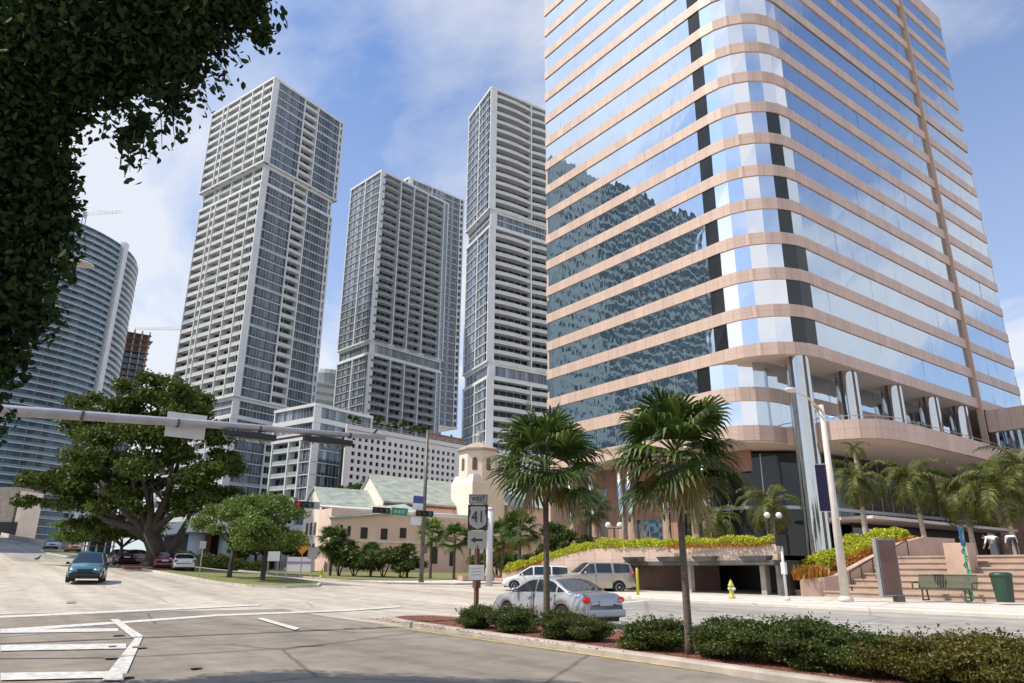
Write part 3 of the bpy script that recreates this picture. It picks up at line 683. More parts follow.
# curved glass tower far left
ct=thing('curved_tower','curved blue glass tower with stacked white floor lines at the left edge','glass tower',(-9,396,2))
ccx,ccy,crx,cry=-9.0,396,57,51
def ell(off,n=64,a0=0,a1=360): return [(ccx+(crx+off)*math.cos(R_(a0+(a1-a0)*i/n)),ccy+(cry+off)*math.sin(R_(a0+(a1-a0)*i/n))) for i in range(n+(0 if a1-a0==360 else 1))]
ctz=[2+i*3.15 for i in range(48)]
CT_TOP=ctz[-1]
for i,z in enumerate(ctz):
    mm=MB(); mm.prism(ell(1.4 if i<47 else .6),z-.26,z); obj('floor_slab',mm,'towerwhite',ct,world=True,smooth=False)
    if i==47: break
    mm=MB(); e=ell(0,120); 
    for k in range(120):
        p,q=e[k],e[(k+1)%120]; mm.add([(p[0],p[1],z),(q[0],q[1],z),(q[0],q[1],z+2.85),(p[0],p[1],z+2.85)],[(0,1,2,3)],0)
        if k%2==0: mm.obox(p,lerp2(p,q,.06),-1.3,0.05,z,z+2.85,1)
    obj('window_band',mm,['crvglass','towergrey'],ct,world=True)
    if i>5:
        mm=MB(); e=ell(1.3,72); mm.wallstrip(list(reversed(e+[e[0]])),z,z+.95,0,0,.04); obj('balcony_row',mm,'railblue',ct,world=True)
fa=R_(-36)
mm=MB(); fx,fy=ccx+(crx+1.2)*math.cos(fa),ccy+(cry+1.2)*math.sin(fa); mm.box(fx-1.2,fy-1.7,2,fx+1.2,fy+1.7,CT_TOP+1.5,0,fa,(fx,fy)); obj('fin',mm,'towerwhite',ct,world=True)
# crane on the curved tower
def crane(label,base,h,ang,jl,cl,tilt=0,m='signblue'):
    t=thing('tower_crane',label,'crane',base); mb=MB()
    for dx in (-.7,.7):
        for dy in (-.7,.7): mb.box(dx-.12,dy-.12,0,dx+.12,dy+.12,h)
    for k in range(int(h/1.5)): mb.tube([(-.7,-.7,k*1.5),(.7,-.7,k*1.5+1.5)],.07,4); mb.tube([(-.7,.7,k*1.5),(-.7,-.7,k*1.5+1.5)],.07,4)
    obj('mast',mb,m,t); mb=MB(); d=Vector((math.cos(ang),math.sin(ang),tilt)); s=Vector((-d.y,d.x,0))*.6
    a=Vector((0,0,h))-d*cl; b=Vector((0,0,h))+d*jl
    for o_ in (s,-s): mb.tube([a+o_,b+o_],.13,4)
    mb.tube([Vector((0,0,h+1.3)),b+Vector((0,0,1.0))],.13,4)
    for k in range(int(jl/2)):
        p=Vector((0,0,h))+d*(k*2); mb.tube([p+s,p+d*1+Vector((0,0,1.1)),p+d*2-s],.07,4)
    obj('jib',mb,'signwhite' if m!='orange' else 'orange',t); mb=MB(); mb.box(-.9,-.9,h-1.2,.9,.9,h+1.2); mb.box(*(a+Vector((-.9,-.9,-1.6))),*(a+Vector((.9,.9,.2)))); obj('counterweight',mb,'steelarm',t)
    mb=MB(); mb.tube([(0,0,h),(0,0,h+4)],.12,4); mb.tube([(0,0,h+4),tuple(b*.75+Vector((0,0,h*.25)))],.05,4); mb.tube([(0,0,h+4),tuple(a)],.05,4); obj('tie_frame',mb,'steelarm',t)
    return t
cb=atD(83,224,300); crane('white tower crane on the roof of the curved glass tower',(cb[0],cb[1],CT_TOP-.5),9,R_(-36)-0.2,19,8,-.02)
cb=atD(190,330,420); crane('pale tower crane arm far behind beside the leftmost apartment tower',(cb[0],cb[1],60),cb[2]-60,R_(145),34,10,0)
# tower under construction
uc=thing('unfinished_tower','small unfinished tower with bare brown floors beside the curved tower','building',(*atD(134,395,400)[:2],2))
ux,uy,_=atD(126,395,400); zt=atD(136,333,400)[2]
for i in range(int((zt-2)/3.6)+1):
    z=2+i*3.6; mm=MB(); w=7 if i%5 else 8; mm.box(ux-w,uy-w,z-.3,ux+w,uy+w,z); obj('floor_slab',mm,'brownmetal',uc,world=True)
mm=MB()
for dx in (-6,-2,2,6):
    for dy in (-6,6): mm.box(ux+dx-.4,uy+dy-.4,2,ux+dx+.4,uy+dy+.4,zt)
obj('columns_frame',mm,'kerb',uc,world=True)
mm=MB(); mm.box(ux-5,uy-5,2,ux+5,uy+5,zt-14); obj('core_wall',mm,'crvglass',uc,world=True)

# ================================================================== WHITE GARAGE BLOCK BEHIND THE CHURCH
g3=atD(347,424,150); gz=g3[2]
gd=(math.sin(AZ+R_(42)),math.cos(AZ+R_(42))); gl=(math.sin(AZ+R_(-14)),math.cos(AZ+R_(-14)))
Bp=g3[:2]; Ap=(Bp[0]+gl[0]*30,Bp[1]+gl[1]*30); Cp=(Bp[0]+gd[0]*64,Bp[1]+gd[1]*64)
gb=thing('parking_garage','white parking garage with rows of small square openings behind the church','parking garage',(Bp[0],Bp[1],2))
mm=MB(); mm.wallstrip([Ap,Bp],2,gz,0,0,.4); obj('wall',mm,'garage',gb,world=True)
mm=MB(); rows=9; pit=1.62; cols=38
u=gd; n=(u[1],-u[0]); L=64
zt_=gz-2.3
mm.obox(Bp,Cp,-.4,0,zt_,gz)
for r in range(rows):
    z1=zt_-r*pit; mm.obox(Bp,Cp,-.4,0,z1-pit,z1-.88)
    mm.obox(Bp,(Bp[0]+u[0]*1.7,Bp[1]+u[1]*1.7),-.4,0,z1-.88,z1)
    x=1.7
    for c_ in range(cols):
        x+=.86; w=.76 if c_%19!=18 else 2.6
        mm.obox((Bp[0]+u[0]*x,Bp[1]+u[1]*x),(Bp[0]+u[0]*(x+w),Bp[1]+u[1]*(x+w)),-.4,0,z1-.88,z1); x+=w
mm.obox(Bp,Cp,-.4,0,2,zt_-rows*pit); obj('screen_wall',mm,'garage',gb,world=True)
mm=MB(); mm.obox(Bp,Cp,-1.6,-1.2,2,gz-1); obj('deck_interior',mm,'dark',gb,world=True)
mm=MB(); mm.prism([Ap,Bp,Cp,(Ap[0]+gd[0]*64,Ap[1]+gd[1]*64)],gz-1.2,gz-.9); obj('roof_deck',mm,'garage',gb,world=True)
mm=MB()
for k in range(22):
    a=lerp2(Bp,Cp,.02+k*.044); mm.tube([(a[0]-n[0]*.3,a[1]-n[1]*.3,gz),(a[0]-n[0]*.3,a[1]-n[1]*.3,gz+.9)],.04,4)
for zz in (.45,.9): mm.tube([(Bp[0]-n[0]*.3,Bp[1]-n[1]*.3,gz+zz),(Cp[0]-n[0]*.3,Cp[1]-n[1]*.3,gz+zz)],.04,4)
obj('roof_railing',mm,'steel',gb,world=True)
q=lerp2(Bp,Cp,.42); 
rs=thing('roof_screen','rust-brown louvred screen on the roof of the white garage','screen',(q[0],q[1],gz-.9)); mm=MB()
for k in range(16):
    a=(q[0]+u[0]*k*.8-n[0]*5,q[1]+u[1]*k*.8-n[1]*5); mm.obox(a,(a[0]+u[0]*.62,a[1]+u[1]*.62),-.2,0,gz-.9,gz+2.8+(.5 if k%5==0 else 0))
obj('louvre_panel',mm,'brownmetal',rs,world=True)
# distant round-topped building between towers
q=atD(326,392,300); db=thing('distant_block','pale low-rise block with a rounded grey top glimpsed between two towers','building',(q[0],q[1],2)); zt=atD(326,378,300)[2]
mm=MB(); mm.box(q[0]-14,q[1]-10,2,q[0]+14,q[1]+10,zt-5); obj('wall',mm,'garage',db,world=True)
for k in range(10):
    mm=MB(); zz=zt-7-k*3.4; mm.box(q[0]-14.1,q[1]-10.1,zz,q[0]+14.1,q[1]+10.1,zz+1.4); obj('window_band',mm,'railglass',db,world=True)
mm=MB(); mm.lathe((q[0],q[1],zt-5),[(9,0),(9,5),(8,7),(3,8)],24); obj('rooftop_drum',mm,'towergrey',db,world=True)
# ================================================================== TOWER LOBBY (behind the oak) and low blocks far left
lx,ly,lz=28,116,2.0
q=G(218,562); 
lb=thing('lobby_building','low lobby building with orange walls and grey round columns behind the oak trunk','building',(44,120,terr(44,120)))
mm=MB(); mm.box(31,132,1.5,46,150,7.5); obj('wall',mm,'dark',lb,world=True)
mm=MB(); mm.box(29,124,7.2,48,150,9.0); obj('roof',mm,'towerwhite',lb,world=True)
for k in range(4):
    x=31+k*4.8; mm=MB(); mm.lathe((x,126.5,1.5),[(1.25,0),(1.25,5.8)],18); obj('column',mm,'towergrey',lb,world=True,smooth=True)
    mm=MB(); mm.box(x+1.2,131.5,1.5,x+3.6,132.1,7.2); obj('wall_panel',mm,M.setdefault('orangewall',mat('orange_wall',(.42,.17,.08),.7)),lb,world=True)
bl=thing('grey_block','grey concrete block with a tan pier at the far left end of the road','building',(0,300,terr(0,300)))
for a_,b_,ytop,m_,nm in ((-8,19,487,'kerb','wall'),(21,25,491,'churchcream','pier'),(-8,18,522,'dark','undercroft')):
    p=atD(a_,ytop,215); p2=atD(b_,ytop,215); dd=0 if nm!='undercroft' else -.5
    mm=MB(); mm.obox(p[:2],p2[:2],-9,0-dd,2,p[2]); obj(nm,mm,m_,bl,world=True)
# ================================================================== BUILDING ACROSS THE AVENUE (seen mirrored in the office glass)
ob=thing('mirrored_tower','grey concrete tower with arched window bays standing off to the left across the avenue','tower',(-52,150,2))
mm=MB(); mm.box(-96,150,2,-20,185,126); obj('wall',mm,'teal',ob,world=True)
mm=MB()
for k in range(36):
    z=5+k*3.4
    for j in range(18):
        x=-94+j*3.0; mm.box(x,149.7,z,x+2.1,150.2,z+2.1)
obj('window_grid',mm,'reflwin',ob,world=True)
mm=MB()
for k in range(33):
    for j in range(6): x=-38.5+j*2.9; mm.box(x,149.7,5+k*3.6,x+.9,150.2,6.6+k*3.6)
obj('small_window_grid',mm,'reflwin',ob,world=True)
ob2=thing('mirrored_block','dark teal glass block off to the left across the avenue','building',(-70,120,2))
mm=MB(); mm.box(-60,196,2,-20,240,150); obj('wall',mm,'towerglassdark',ob2,world=True)
# ================================================================== PLAZA, WALLS, STEPS
def slopewall(name,path,zb,m,parent=None,thick=.4,loc=None):
    """path: (x,y,ztop); vertical wall with sloping top"""
    P=[(p[0],p[1]) for p in path]; A=offset_path(P,0); B=offset_path(P,-thick); mb=MB(); n=len(P); vs=[]
    for i in range(n): vs+=[(*A[i],zb),(*A[i],path[i][2]),(*B[i],path[i][2]),(*B[i],zb)]
    mb.add(vs,[(i*4+k,i*4+4+k,i*4+5+k,i*4+1+k) for i in range(n-1) for k in range(3)]+[(0,1,2,3),tuple((n-1)*4+k for k in (3,2,1,0))])
    o=obj(name,mb,m,parent,world=parent is not None); uvpath(o); return o
mb=MB(); mb.prism([(39.6,-40),(39.6,21.2),(39.6,43),(42,60),(54,70),(110,70),(110,-40)],.2,PZ); tag(obj('plaza',mb,'steps'),kind='structure')
WA=(31.0,42.5);WB=(31.7,34.0);WM=(32.0,31.6);WC=(33.1,22.0);WD=(33.2,20.9)
zA=atX(497,573,31.0)[2]; zB=atX(640,547.5,31.9)[2]; zC=atX(790,542.5,33.2)[2]
pw_=thing('planter_wall','pink granite retaining wall with the garage opening under a yellow hedge','retaining wall',(32,32,.5))
slopewall('ramp_wall',[(WA[0],WA[1],zA),(31.4,38,(zA+zB)/2+.1),(WB[0],WB[1],zB),(WM[0],WM[1],zB)],.2,'stone',pw_)
slopewall('end_wall',[(35,45,zA),(WA[0],WA[1],zA)],.2,'stoneplain',pw_)
OT=2.05
mb=MB(); mb.wallstrip([WM,WC],OT,zB+.02,0,0,.4); o=obj('lintel_wall',mb,'stone',pw_,world=True); uvpath(o)
mb=MB(); mb.wallstrip([(WM[0]-.06,WM[1]),(WC[0]-.06,WC[1])],OT-.06,OT+.16,0,0,.3); obj('opening_edge',mb,'darksteel',pw_,world=True)
for y0,w in ((31.3,1.25),(28.9,1.25),(26.6,1.3),(23.8,1.6)):
    x=WM[0]+(WC[0]-WM[0])*(WM[1]-y0)/(WM[1]-WC[1]); mb=MB()
    mb.add([(x-.5,y0,OT+.40),(x-.5,y0-w,OT+.40),(x,y0-w-.12,OT+.42),(x,y0+.12,OT+.42),(x-.35,y0-.1,OT+.16),(x-.35,y0-w+.1,OT+.16),(x,y0-w,OT+.16),(x,y0,OT+.16)],[(0,1,2,3),(7,6,5,4),(0,4,5,1),(0,3,7,4),(1,5,6,2),(3,2,6,7)]); obj('canopy_fin',mb,'darksteel',pw_,world=True)
mb=MB(); mb.add([(WM[0],WM[1],zB-.5),(WC[0],WC[1],zB-.5),(39.6,21.2,zB-.5),(39.6,43,zB-.5),(35,44,zA-.3),(WA[0]+.4,WA[1],zA-.25),(WB[0]+.4,WB[1],zB-.5)],[(0,1,2,3),(0,3,6),(3,4,5,6)]); obj('roof_bed',mb,'mulch',pw_,world=True)
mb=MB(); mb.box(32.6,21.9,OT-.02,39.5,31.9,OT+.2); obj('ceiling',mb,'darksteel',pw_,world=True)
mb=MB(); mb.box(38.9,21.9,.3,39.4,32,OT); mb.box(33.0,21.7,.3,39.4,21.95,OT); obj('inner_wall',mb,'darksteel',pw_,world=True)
mb=MB(); mb.wallstrip([(32.6,31.5),(36.2,28.0)],.3,OT-.05,0,0,.2); obj('ramp_side_wall',mb,'brownmetal',pw_,world=True)  # dark brown puts the shade inside the opening into the wall colour
mb=MB(); mb.box(32.9,27.4,.3,33.2,27.65,OT); mb.box(33.4,23.0,.3,33.8,23.3,OT); mb.box(33.6,22.3,.3,33.9,22.5,OT); obj('pillar',mb,'kerb',pw_,world=True)
# lower planter by the stair
lp=thing('stair_planter','low pink granite planter of orange croton at the left foot of the stairs','planter',(34.5,20.5,.6))
slopewall('wall',[(WD[0],WD[1],1.35),(33.9,20.1,1.45),(34.6,19.7,1.55)],.2,'stoneplain',lp,.35)
slopewall('cheek_wall',[(34.6,19.7,1.55),(36.5,19.4,2.2),(39.6,19.0,3.15),(41.8,18.7,3.55),(44.8,18.4,3.55)],.2,'stoneplain',lp,.35)
mb=MB(); mb.add([(33.4,21.0,1.2),(34.6,19.9,1.35),(39.6,19.2,2.95),(39.6,22.4,3.0),(34.2,22.0,1.9)],[(0,1,2,3,4)]); obj('soil',mb,'mulch',lp,world=True)
mb=MB(); pts=[(34.7,19.2,1.35),(36.5,18.95,2.0),(39.6,18.6,2.95)]
for i in range(2): mb.tube([(pts[i][0],pts[i][1],pts[i][2]+.35),(pts[i+1][0],pts[i+1][1],pts[i+1][2]+.35)],.03,6)
for p in pts+[(35.6,19.1,1.65),(38,18.8,2.45)]: mb.tube([(p[0],p[1],p[2]-1.0),(p[0],p[1],p[2]+.35)],.03,6)
hr=tag(obj('stair_handrail',mb,'black',loc=(36,19,1.5)),'thin black handrail climbing beside the planter on the stairs','handrail')
# monumental steps
mb=MB(); nst=7; sx=33.9; z=.56; rise=(PZ-z)/nst; tr=(39.6-sx)/nst
st=thing('stairs','wide pink granite steps rising from the pavement to the plaza','stairs',(34,5,.56))
for i in range(nst):
    mb=MB(); x0=sx+i*tr; y1=19.5 if i else 22.0; mb.box(x0,-40,.1+i*rise,x0+tr+.25,y1,z+(i+1)*rise); mb.box(x0-.06,-40,z+(i+1)*rise-.07,x0+tr+.2,y1+.01,z+(i+1)*rise+.004); o=obj('step',mb,'steps',st,world=True)
bx_=atX(953,582,37.0); 
mb=MB(); mb.box(36.6,bx_[1]-1.0,.8,37.5,bx_[1],atX(953,543,36.6)[2]); o=obj('stone_block',mb,'stoneplain',loc=(37.2,bx_[1]-.6,1.2)); bevel(o,.02); tag(o,'upright pink granite block standing on the steps behind the green bench','stone block')
# hedge strips
def strip(path,w,h,n,ls,leaf,name,label,cat,z0=0):
    pts=[]; segs=[]; tot=0
    for p,q in zip(path[:-1],path[1:]): L=math.dist(p,q); segs.append(L); tot+=L
    for (p,q),L in zip(zip(path[:-1],path[1:]),segs):
        k=int(n*L/tot); t=rng.random(k)[:,None]; P=np.array(p)*(1-t)+np.array(q)*t; ang=rng.uniform(0,math.pi,k); r=np.sqrt(rng.uniform(.35,1,k))
        d=np.array([q[1]-p[1],-(q[0]-p[0]),0.0]); d/=np.linalg.norm(d)
        lump=1+.15*np.sin(P[:,1]*2.3+P[:,0])+.1*np.sin(P[:,1]*5.1)
        P=P+d*(np.cos(ang)*r*w/2)[:,None]; P[:,2]+=np.sin(ang)*r*h*lump+z0; pts.append(P)
    pts=np.concatenate(pts); c=path[len(path)//2]; o=leafmesh(name,pts,ls,leaf,loc=c,aspect=.6); tag(o,label,cat); return o
strip([(31.35,42.3,zA),(31.8,38,(zA+zB)/2+.1),(32.15,34,zB),(32.4,31.6,zB)],1.1,.6,5200,.13,'lf_yellow','yellow_hedge','bright yellow-green hedge sloping down the ramp wall towards the church','hedge')
strip([(32.4,31.6,zB),(33.4,22.3,zB)],1.1,.5,6500,.13,'lf_yellow','yellow_hedge','straight yellow-green hedge on top of the wall above the garage opening','hedge')
strip([(31.25,42.5,zA-.1),(31.45,38.5,(zA+zB)/2-.2)],.6,.4,1100,.14,'lf_orange','croton_bed','orange croton edging at the low left end of the ramp wall','plants')
strip([(32.0,28.2,zB-.08),(33.0,22.2,zB-.08)],.35,.22,1500,.11,'lf_orange','croton_bed','thin orange croton edging above the garage opening','plants')
strip([(41.6,23,zB+.1),(41.8,19.6,zB+.35)],2.0,.75,4200,.14,'lf_yellow','yellow_hedge','yellow-green hedge at the top of the stair planter below the palms','hedge')
strip([(34.9,21.4,1.75),(37,21.0,2.35),(41.4,20.4,3.2)],1.3,.62,5200,.13,'lf_yellow','yellow_hedge','yellow-green hedge running down inside the stair planter','hedge')
strip([(35.6,20.35,1.75),(39.6,19.75,2.95),(42,19.4,3.4)],.8,.38,2400,.13,'lf_orange','croton_bed','orange croton band along the stair cheek wall','plants')
# spiky orange croton clump
def spikes(name,base,n,h,leaf,label,cat,spread=.6):
    mb=MB()
    for i in range(n):
        a=random.uniform(0,6.28); r=random.uniform(0,spread); x,y=r*math.cos(a)*1.3,r*math.sin(a); l=random.uniform(.5,1)*h; b=random.uniform(0,6.28); t=random.uniform(.15,.6); w=.035
        tip=(x+math.cos(b)*l*t,y+math.sin(b)*l*t,l); c,s=math.cos(b+1.57)*w,math.sin(b+1.57)*w
        mb.add([(x-c,y-s,0),(x+c,y+s,0),(x+c+math.cos(b)*l*t*.4,y+s+math.sin(b)*l*t*.4,l*.6),(x-c+math.cos(b)*l*t*.4,y-s+math.sin(b)*l*t*.4,l*.6),tip],[(0,1,2,3),(3,2,4)])
    o=obj(name,mb,leaf); o.location=base; tag(o,label,cat); return o
spikes('croton_bush',(34.2,20.9,1.3),420,.85,'lf_orange','spiky orange croton bush in the planter left of the lamp post','plants',.8)

# ================================================================== CHURCH
ch=thing('church','pink stucco church with green copper roofs and an octagonal bell tower','church',(58,104,terr(58,104)))
gz0=terr(50,104)-.5
def gable(x0,x1,yf,yb,ze,zr,nm,wall='churchpink',gw='churchcream',ov=.5):
    ym=(yf+yb)/2; mb=MB()
    mb.add([(x0,yf,gz0),(x1,yf,gz0),(x1,yf,ze),(x0,yf,ze)],[(0,1,2,3)]); mb.add([(x1,yb,gz0),(x0,yb,gz0),(x0,yb,ze),(x1,yb,ze)],[(0,1,2,3)])
    mb.add([(x1,yf,gz0),(x1,yb,gz0),(x1,yb,ze),(x1,ym,zr),(x1,yf,ze)],[(0,1,2,3,4)]); obj('wall',mb,wall,ch,world=True)
    mb=MB(); mb.add([(x0-.02,yb,gz0),(x0-.02,yf,gz0),(x0-.02,yf,ze),(x0-.02,ym,zr),(x0-.02,yb,ze)],[(0,1,2,3,4)]); obj('gable_wall',mb,gw,ch,world=True)
    mb=MB(); k=(zr-ze)/(ym-yf)
    for s in (1,-1):
        ye=yf-ov if s>0 else yb+ov; zz=ze-ov*k
        for t0,t1 in ((.0,.25),):
            mb.add([(x0-t1,ye,zz),(x1+t1,ye,zz),(x1+t1,ym,zr+.02),(x0-t1,ym,zr+.02),(x0-t1,ye,zz+t1),(x1+t1,ye,zz+t1),(x1+t1,ym,zr+t1),(x0-t1,ym,zr+t1)],[(0,1,2,3),(7,6,5,4),(0,4,5,1),(1,5,6,2),(3,7,4,0)])
        nr=int((x1-x0)/.9)
        for i in range(nr):
            x=x0+i*.9; mb.add([(x,ye,zz+.25),(x+.08,ye,zz+.25),(x+.08,ym,zr+.25),(x,ym,zr+.25),(x,ye,zz+.31),(x+.08,ye,zz+.31),(x+.08,ym,zr+.31),(x,ym,zr+.31)],[(4,5,6,7),(0,4,7,3),(1,2,6,5)])
    obj('roof',mb,'copper',ch,world=True)
    mb=MB(); mb.box(x0-.1,yf-ov*.9,ze-ov*k-.35,x1,yf-.0,ze-ov*k-.02); obj('eaves_moulding',mb,'brownmetal',ch,world=True)
pk=atD(370,476,120)
X0=pk[0]; ze1=atY(395,500,pk[1]-5.2)[2]
gable(X0,88,pk[1]-5.5,pk[1]+5.5,ze1-.2,pk[2],'nave')
pk2=atD(315,488,115); 
gable(pk2[0],pk2[0]+9.6,pk2[1]-3.6,pk2[1]+3.6,atY(323,505,pk2[1]-3.6)[2],pk2[2],'porch')
YF=pk[1]-5.5; ys_=YF-4.5
mb=MB(); za=atY(345,519,ys_)[2]
xa=atY(331,520,ys_)[0]; xb_=atY(468,520,ys_)[0]; zt_=atY(400,512,ys_)[2]
mb.box(xa,ys_,gz0,xb_+14,YF-.05,zt_); obj('aisle_wall',mb,'churchpink',ch,world=True)
mb=MB(); mb.add([(xa-.4,ys_-.4,za-.1),(X0+3.5,ys_-.4,za+1.5),(X0+3.5,YF,za+3.0),(xa+1,YF,za+1.2),(xa-.4,ys_-.4,za+.1),(X0+3.5,ys_-.4,za+1.75),(X0+3.5,YF,za+3.25),(xa+1,YF,za+1.45)],[(4,5,6,7),(0,1,5,4),(3,2,1,0),(1,2,6,5),(0,4,7,3)]); obj('roof',mb,'copper',ch,world=True)
mb=MB(); mb.box(xa,ys_-.12,zt_-4.6,xb_+14,ys_+.05,zt_-4.3); obj('string_course',mb,'churchcream',ch,world=True)
def archwin(cx,y,z,w,h,parent=ch,arch=True,nx=0,m='towerglassdark'):
    mb=MB(); P=[(-w/2,0),(w/2,0),(w/2,h)]+([(w/2*math.cos(a),h+w/2*math.sin(a)) for a in np.linspace(0,math.pi,8)[1:-1]] if arch else [])+[(-w/2,h)]
    mb.add([(cx+p[0],y-.06,z+p[1]) for p in P]+[(cx+p[0],y+.1,z+p[1]) for p in P],[tuple(range(len(P)))]+[(i,(i+1)%len(P),len(P)+(i+1)%len(P),len(P)+i) for i in range(len(P))])
    f=obj('window',mb,m,parent,world=True); mb=MB(); mb.box(cx-w/2-.12,y-.16,z-.18,cx+w/2+.12,y-.03,z-.02); mb.box(cx-w/2-.12,y-.12,z,cx-w/2-.01,y+.05,z+h); mb.box(cx+w/2+.01,y-.12,z,cx+w/2+.12,y+.05,z+h); obj('window_frame',mb,'churchcream',f)
    return f
for px,py,w,h,ar in ((364,533,1.1,1.6,0),(384,534,1.1,1.6,0),(403,533,1.1,1.5,0),(341,530,.5,1.4,0),(349,531,.5,1.4,0),(434,557,1.2,2.0,1),(452,560,1.0,1.8,1),(476,560,1.0,1.8,1)):
    p=atY(px,py,ys_); archwin(p[0],ys_,p[2]-h/2,w,h,arch=bool(ar))
p=atY(330,515,pk2[1]-3.6); archwin(p[0],pk2[1]-3.6,p[2]-.5,.6,.9,arch=False)
for py in (528,549):
    for dy in (-1.6,0,1.6):
        p=atX(312,py,pk2[0]-.1); mb=MB(); mb.box(pk2[0]-.14,pk2[1]+dy-.35,p[2]-1,pk2[0]+.05,pk2[1]+dy+.35,p[2]+.8); obj('window',mb,'brownmetal',ch,world=True)
# octagonal bell tower
t0=atD(478,478,124); R8=3.35; zb8=t0[2]; zt8=atD(478,452,124)[2]; zc8=atD(478,443,124)[2]
oc=lambda r,rot=22.5: [(t0[0]+r*math.cos(R_(rot+45*i)),t0[1]+r*math.sin(R_(rot+45*i))) for i in range(8)]
mb=MB(); mb.prism(oc(R8),zb8-1,zt8); obj('tower_wall',mb,'churchcream',ch,world=True)
mb=MB(); mb.box(t0[0]-3.3,t0[1]-3.3,gz0,t0[0]+3.3,t0[1]+3.3,zb8-1.2); 
a=[(t0[0]-3.3,t0[1]-3.3),(t0[0]+3.3,t0[1]-3.3),(t0[0]+3.3,t0[1]+3.3),(t0[0]-3.3,t0[1]+3.3)]
mb.add([(x,y,zb8-1.2) for x,y in a]+[(t0[0]+(x-t0[0])*.86,t0[1]+(y-t0[1])*.86,zb8+.2) for x,y in a],[(0,1,5,4),(1,2,6,5),(2,3,7,6),(3,0,4,7)]); obj('tower_base',mb,'churchcream',ch,world=True)
mb=MB(); o8=oc(R8+.5); n8=len(o8); mb.add([(x,y,zt8-.02) for x,y in o8]+[(x,y,zt8+.25) for x,y in o8]+[(t0[0]+(x-t0[0])*.22,t0[1]+(y-t0[1])*.22,zc8) for x,y in o8],[(i,(i+1)%8,8+(i+1)%8,8+i) for i in range(8)]+[(8+i,8+(i+1)%8,16+(i+1)%8,16+i) for i in range(8)]+[tuple(range(16,24)),tuple(reversed(range(8)))]); obj('tower_roof',mb,'kerb',ch,world=True)
mb=MB(); mb.lathe((t0[0],t0[1],zc8),[(.55,0),(.5,1.0),(.6,1.1),(.4,1.7),(.08,2.3),(.05,3.0)],10); obj('finial',mb,'copper',ch,world=True)
for i in range(8):
    an=R_(45*i+0); r=R8*math.cos(R_(22.5)); cx,cy=t0[0]+r*math.cos(an),t0[1]+r*math.sin(an); tx,ty=-math.sin(an),math.cos(an); nx_,ny_=math.cos(an),math.sin(an)
    mb=MB(); w=.42; P=[(-w,0),(w,0),(w,1.7)]+[(w*math.cos(q),1.7+w*math.sin(q)) for q in np.linspace(0,math.pi,7)[1:-1]]+[(-w,1.7)]
    mb.add([(cx+tx*u_+nx_*.05,cy+ty*u_+ny_*.05,zb8+1.0+v_) for u_,v_ in P],[tuple(range(len(P)))]); obj('window',mb,'brownmetal',ch,world=True)
mb=MB(); 
mb.box(t0[0]+4,t0[1]-4,gz0,t0[0]+24,t0[1]+8,zb8-4.5); obj('transept_wall',mb,'churchpink',ch,world=True)
mb=MB(); mb.add([(t0[0]+3.5,t0[1]-4.6,zb8-4.8),(t0[0]+25,t0[1]-4.6,zb8-4.8),(t0[0]+25,t0[1]+2,zb8-1.3),(t0[0]+3.5,t0[1]+2,zb8-1.3)],[(0,1,2,3)]); obj('roof',mb,'copper',ch,world=True)
# porch steps
mb=MB(); 
for i in range(4): mb.box(pk2[0]-3+i*.6,pk2[1]-4+i*.3,gz0,pk2[0],pk2[1]+4-i*.3,gz0+.8+i*.3)
obj('porch_steps',mb,'walk',ch,world=True)

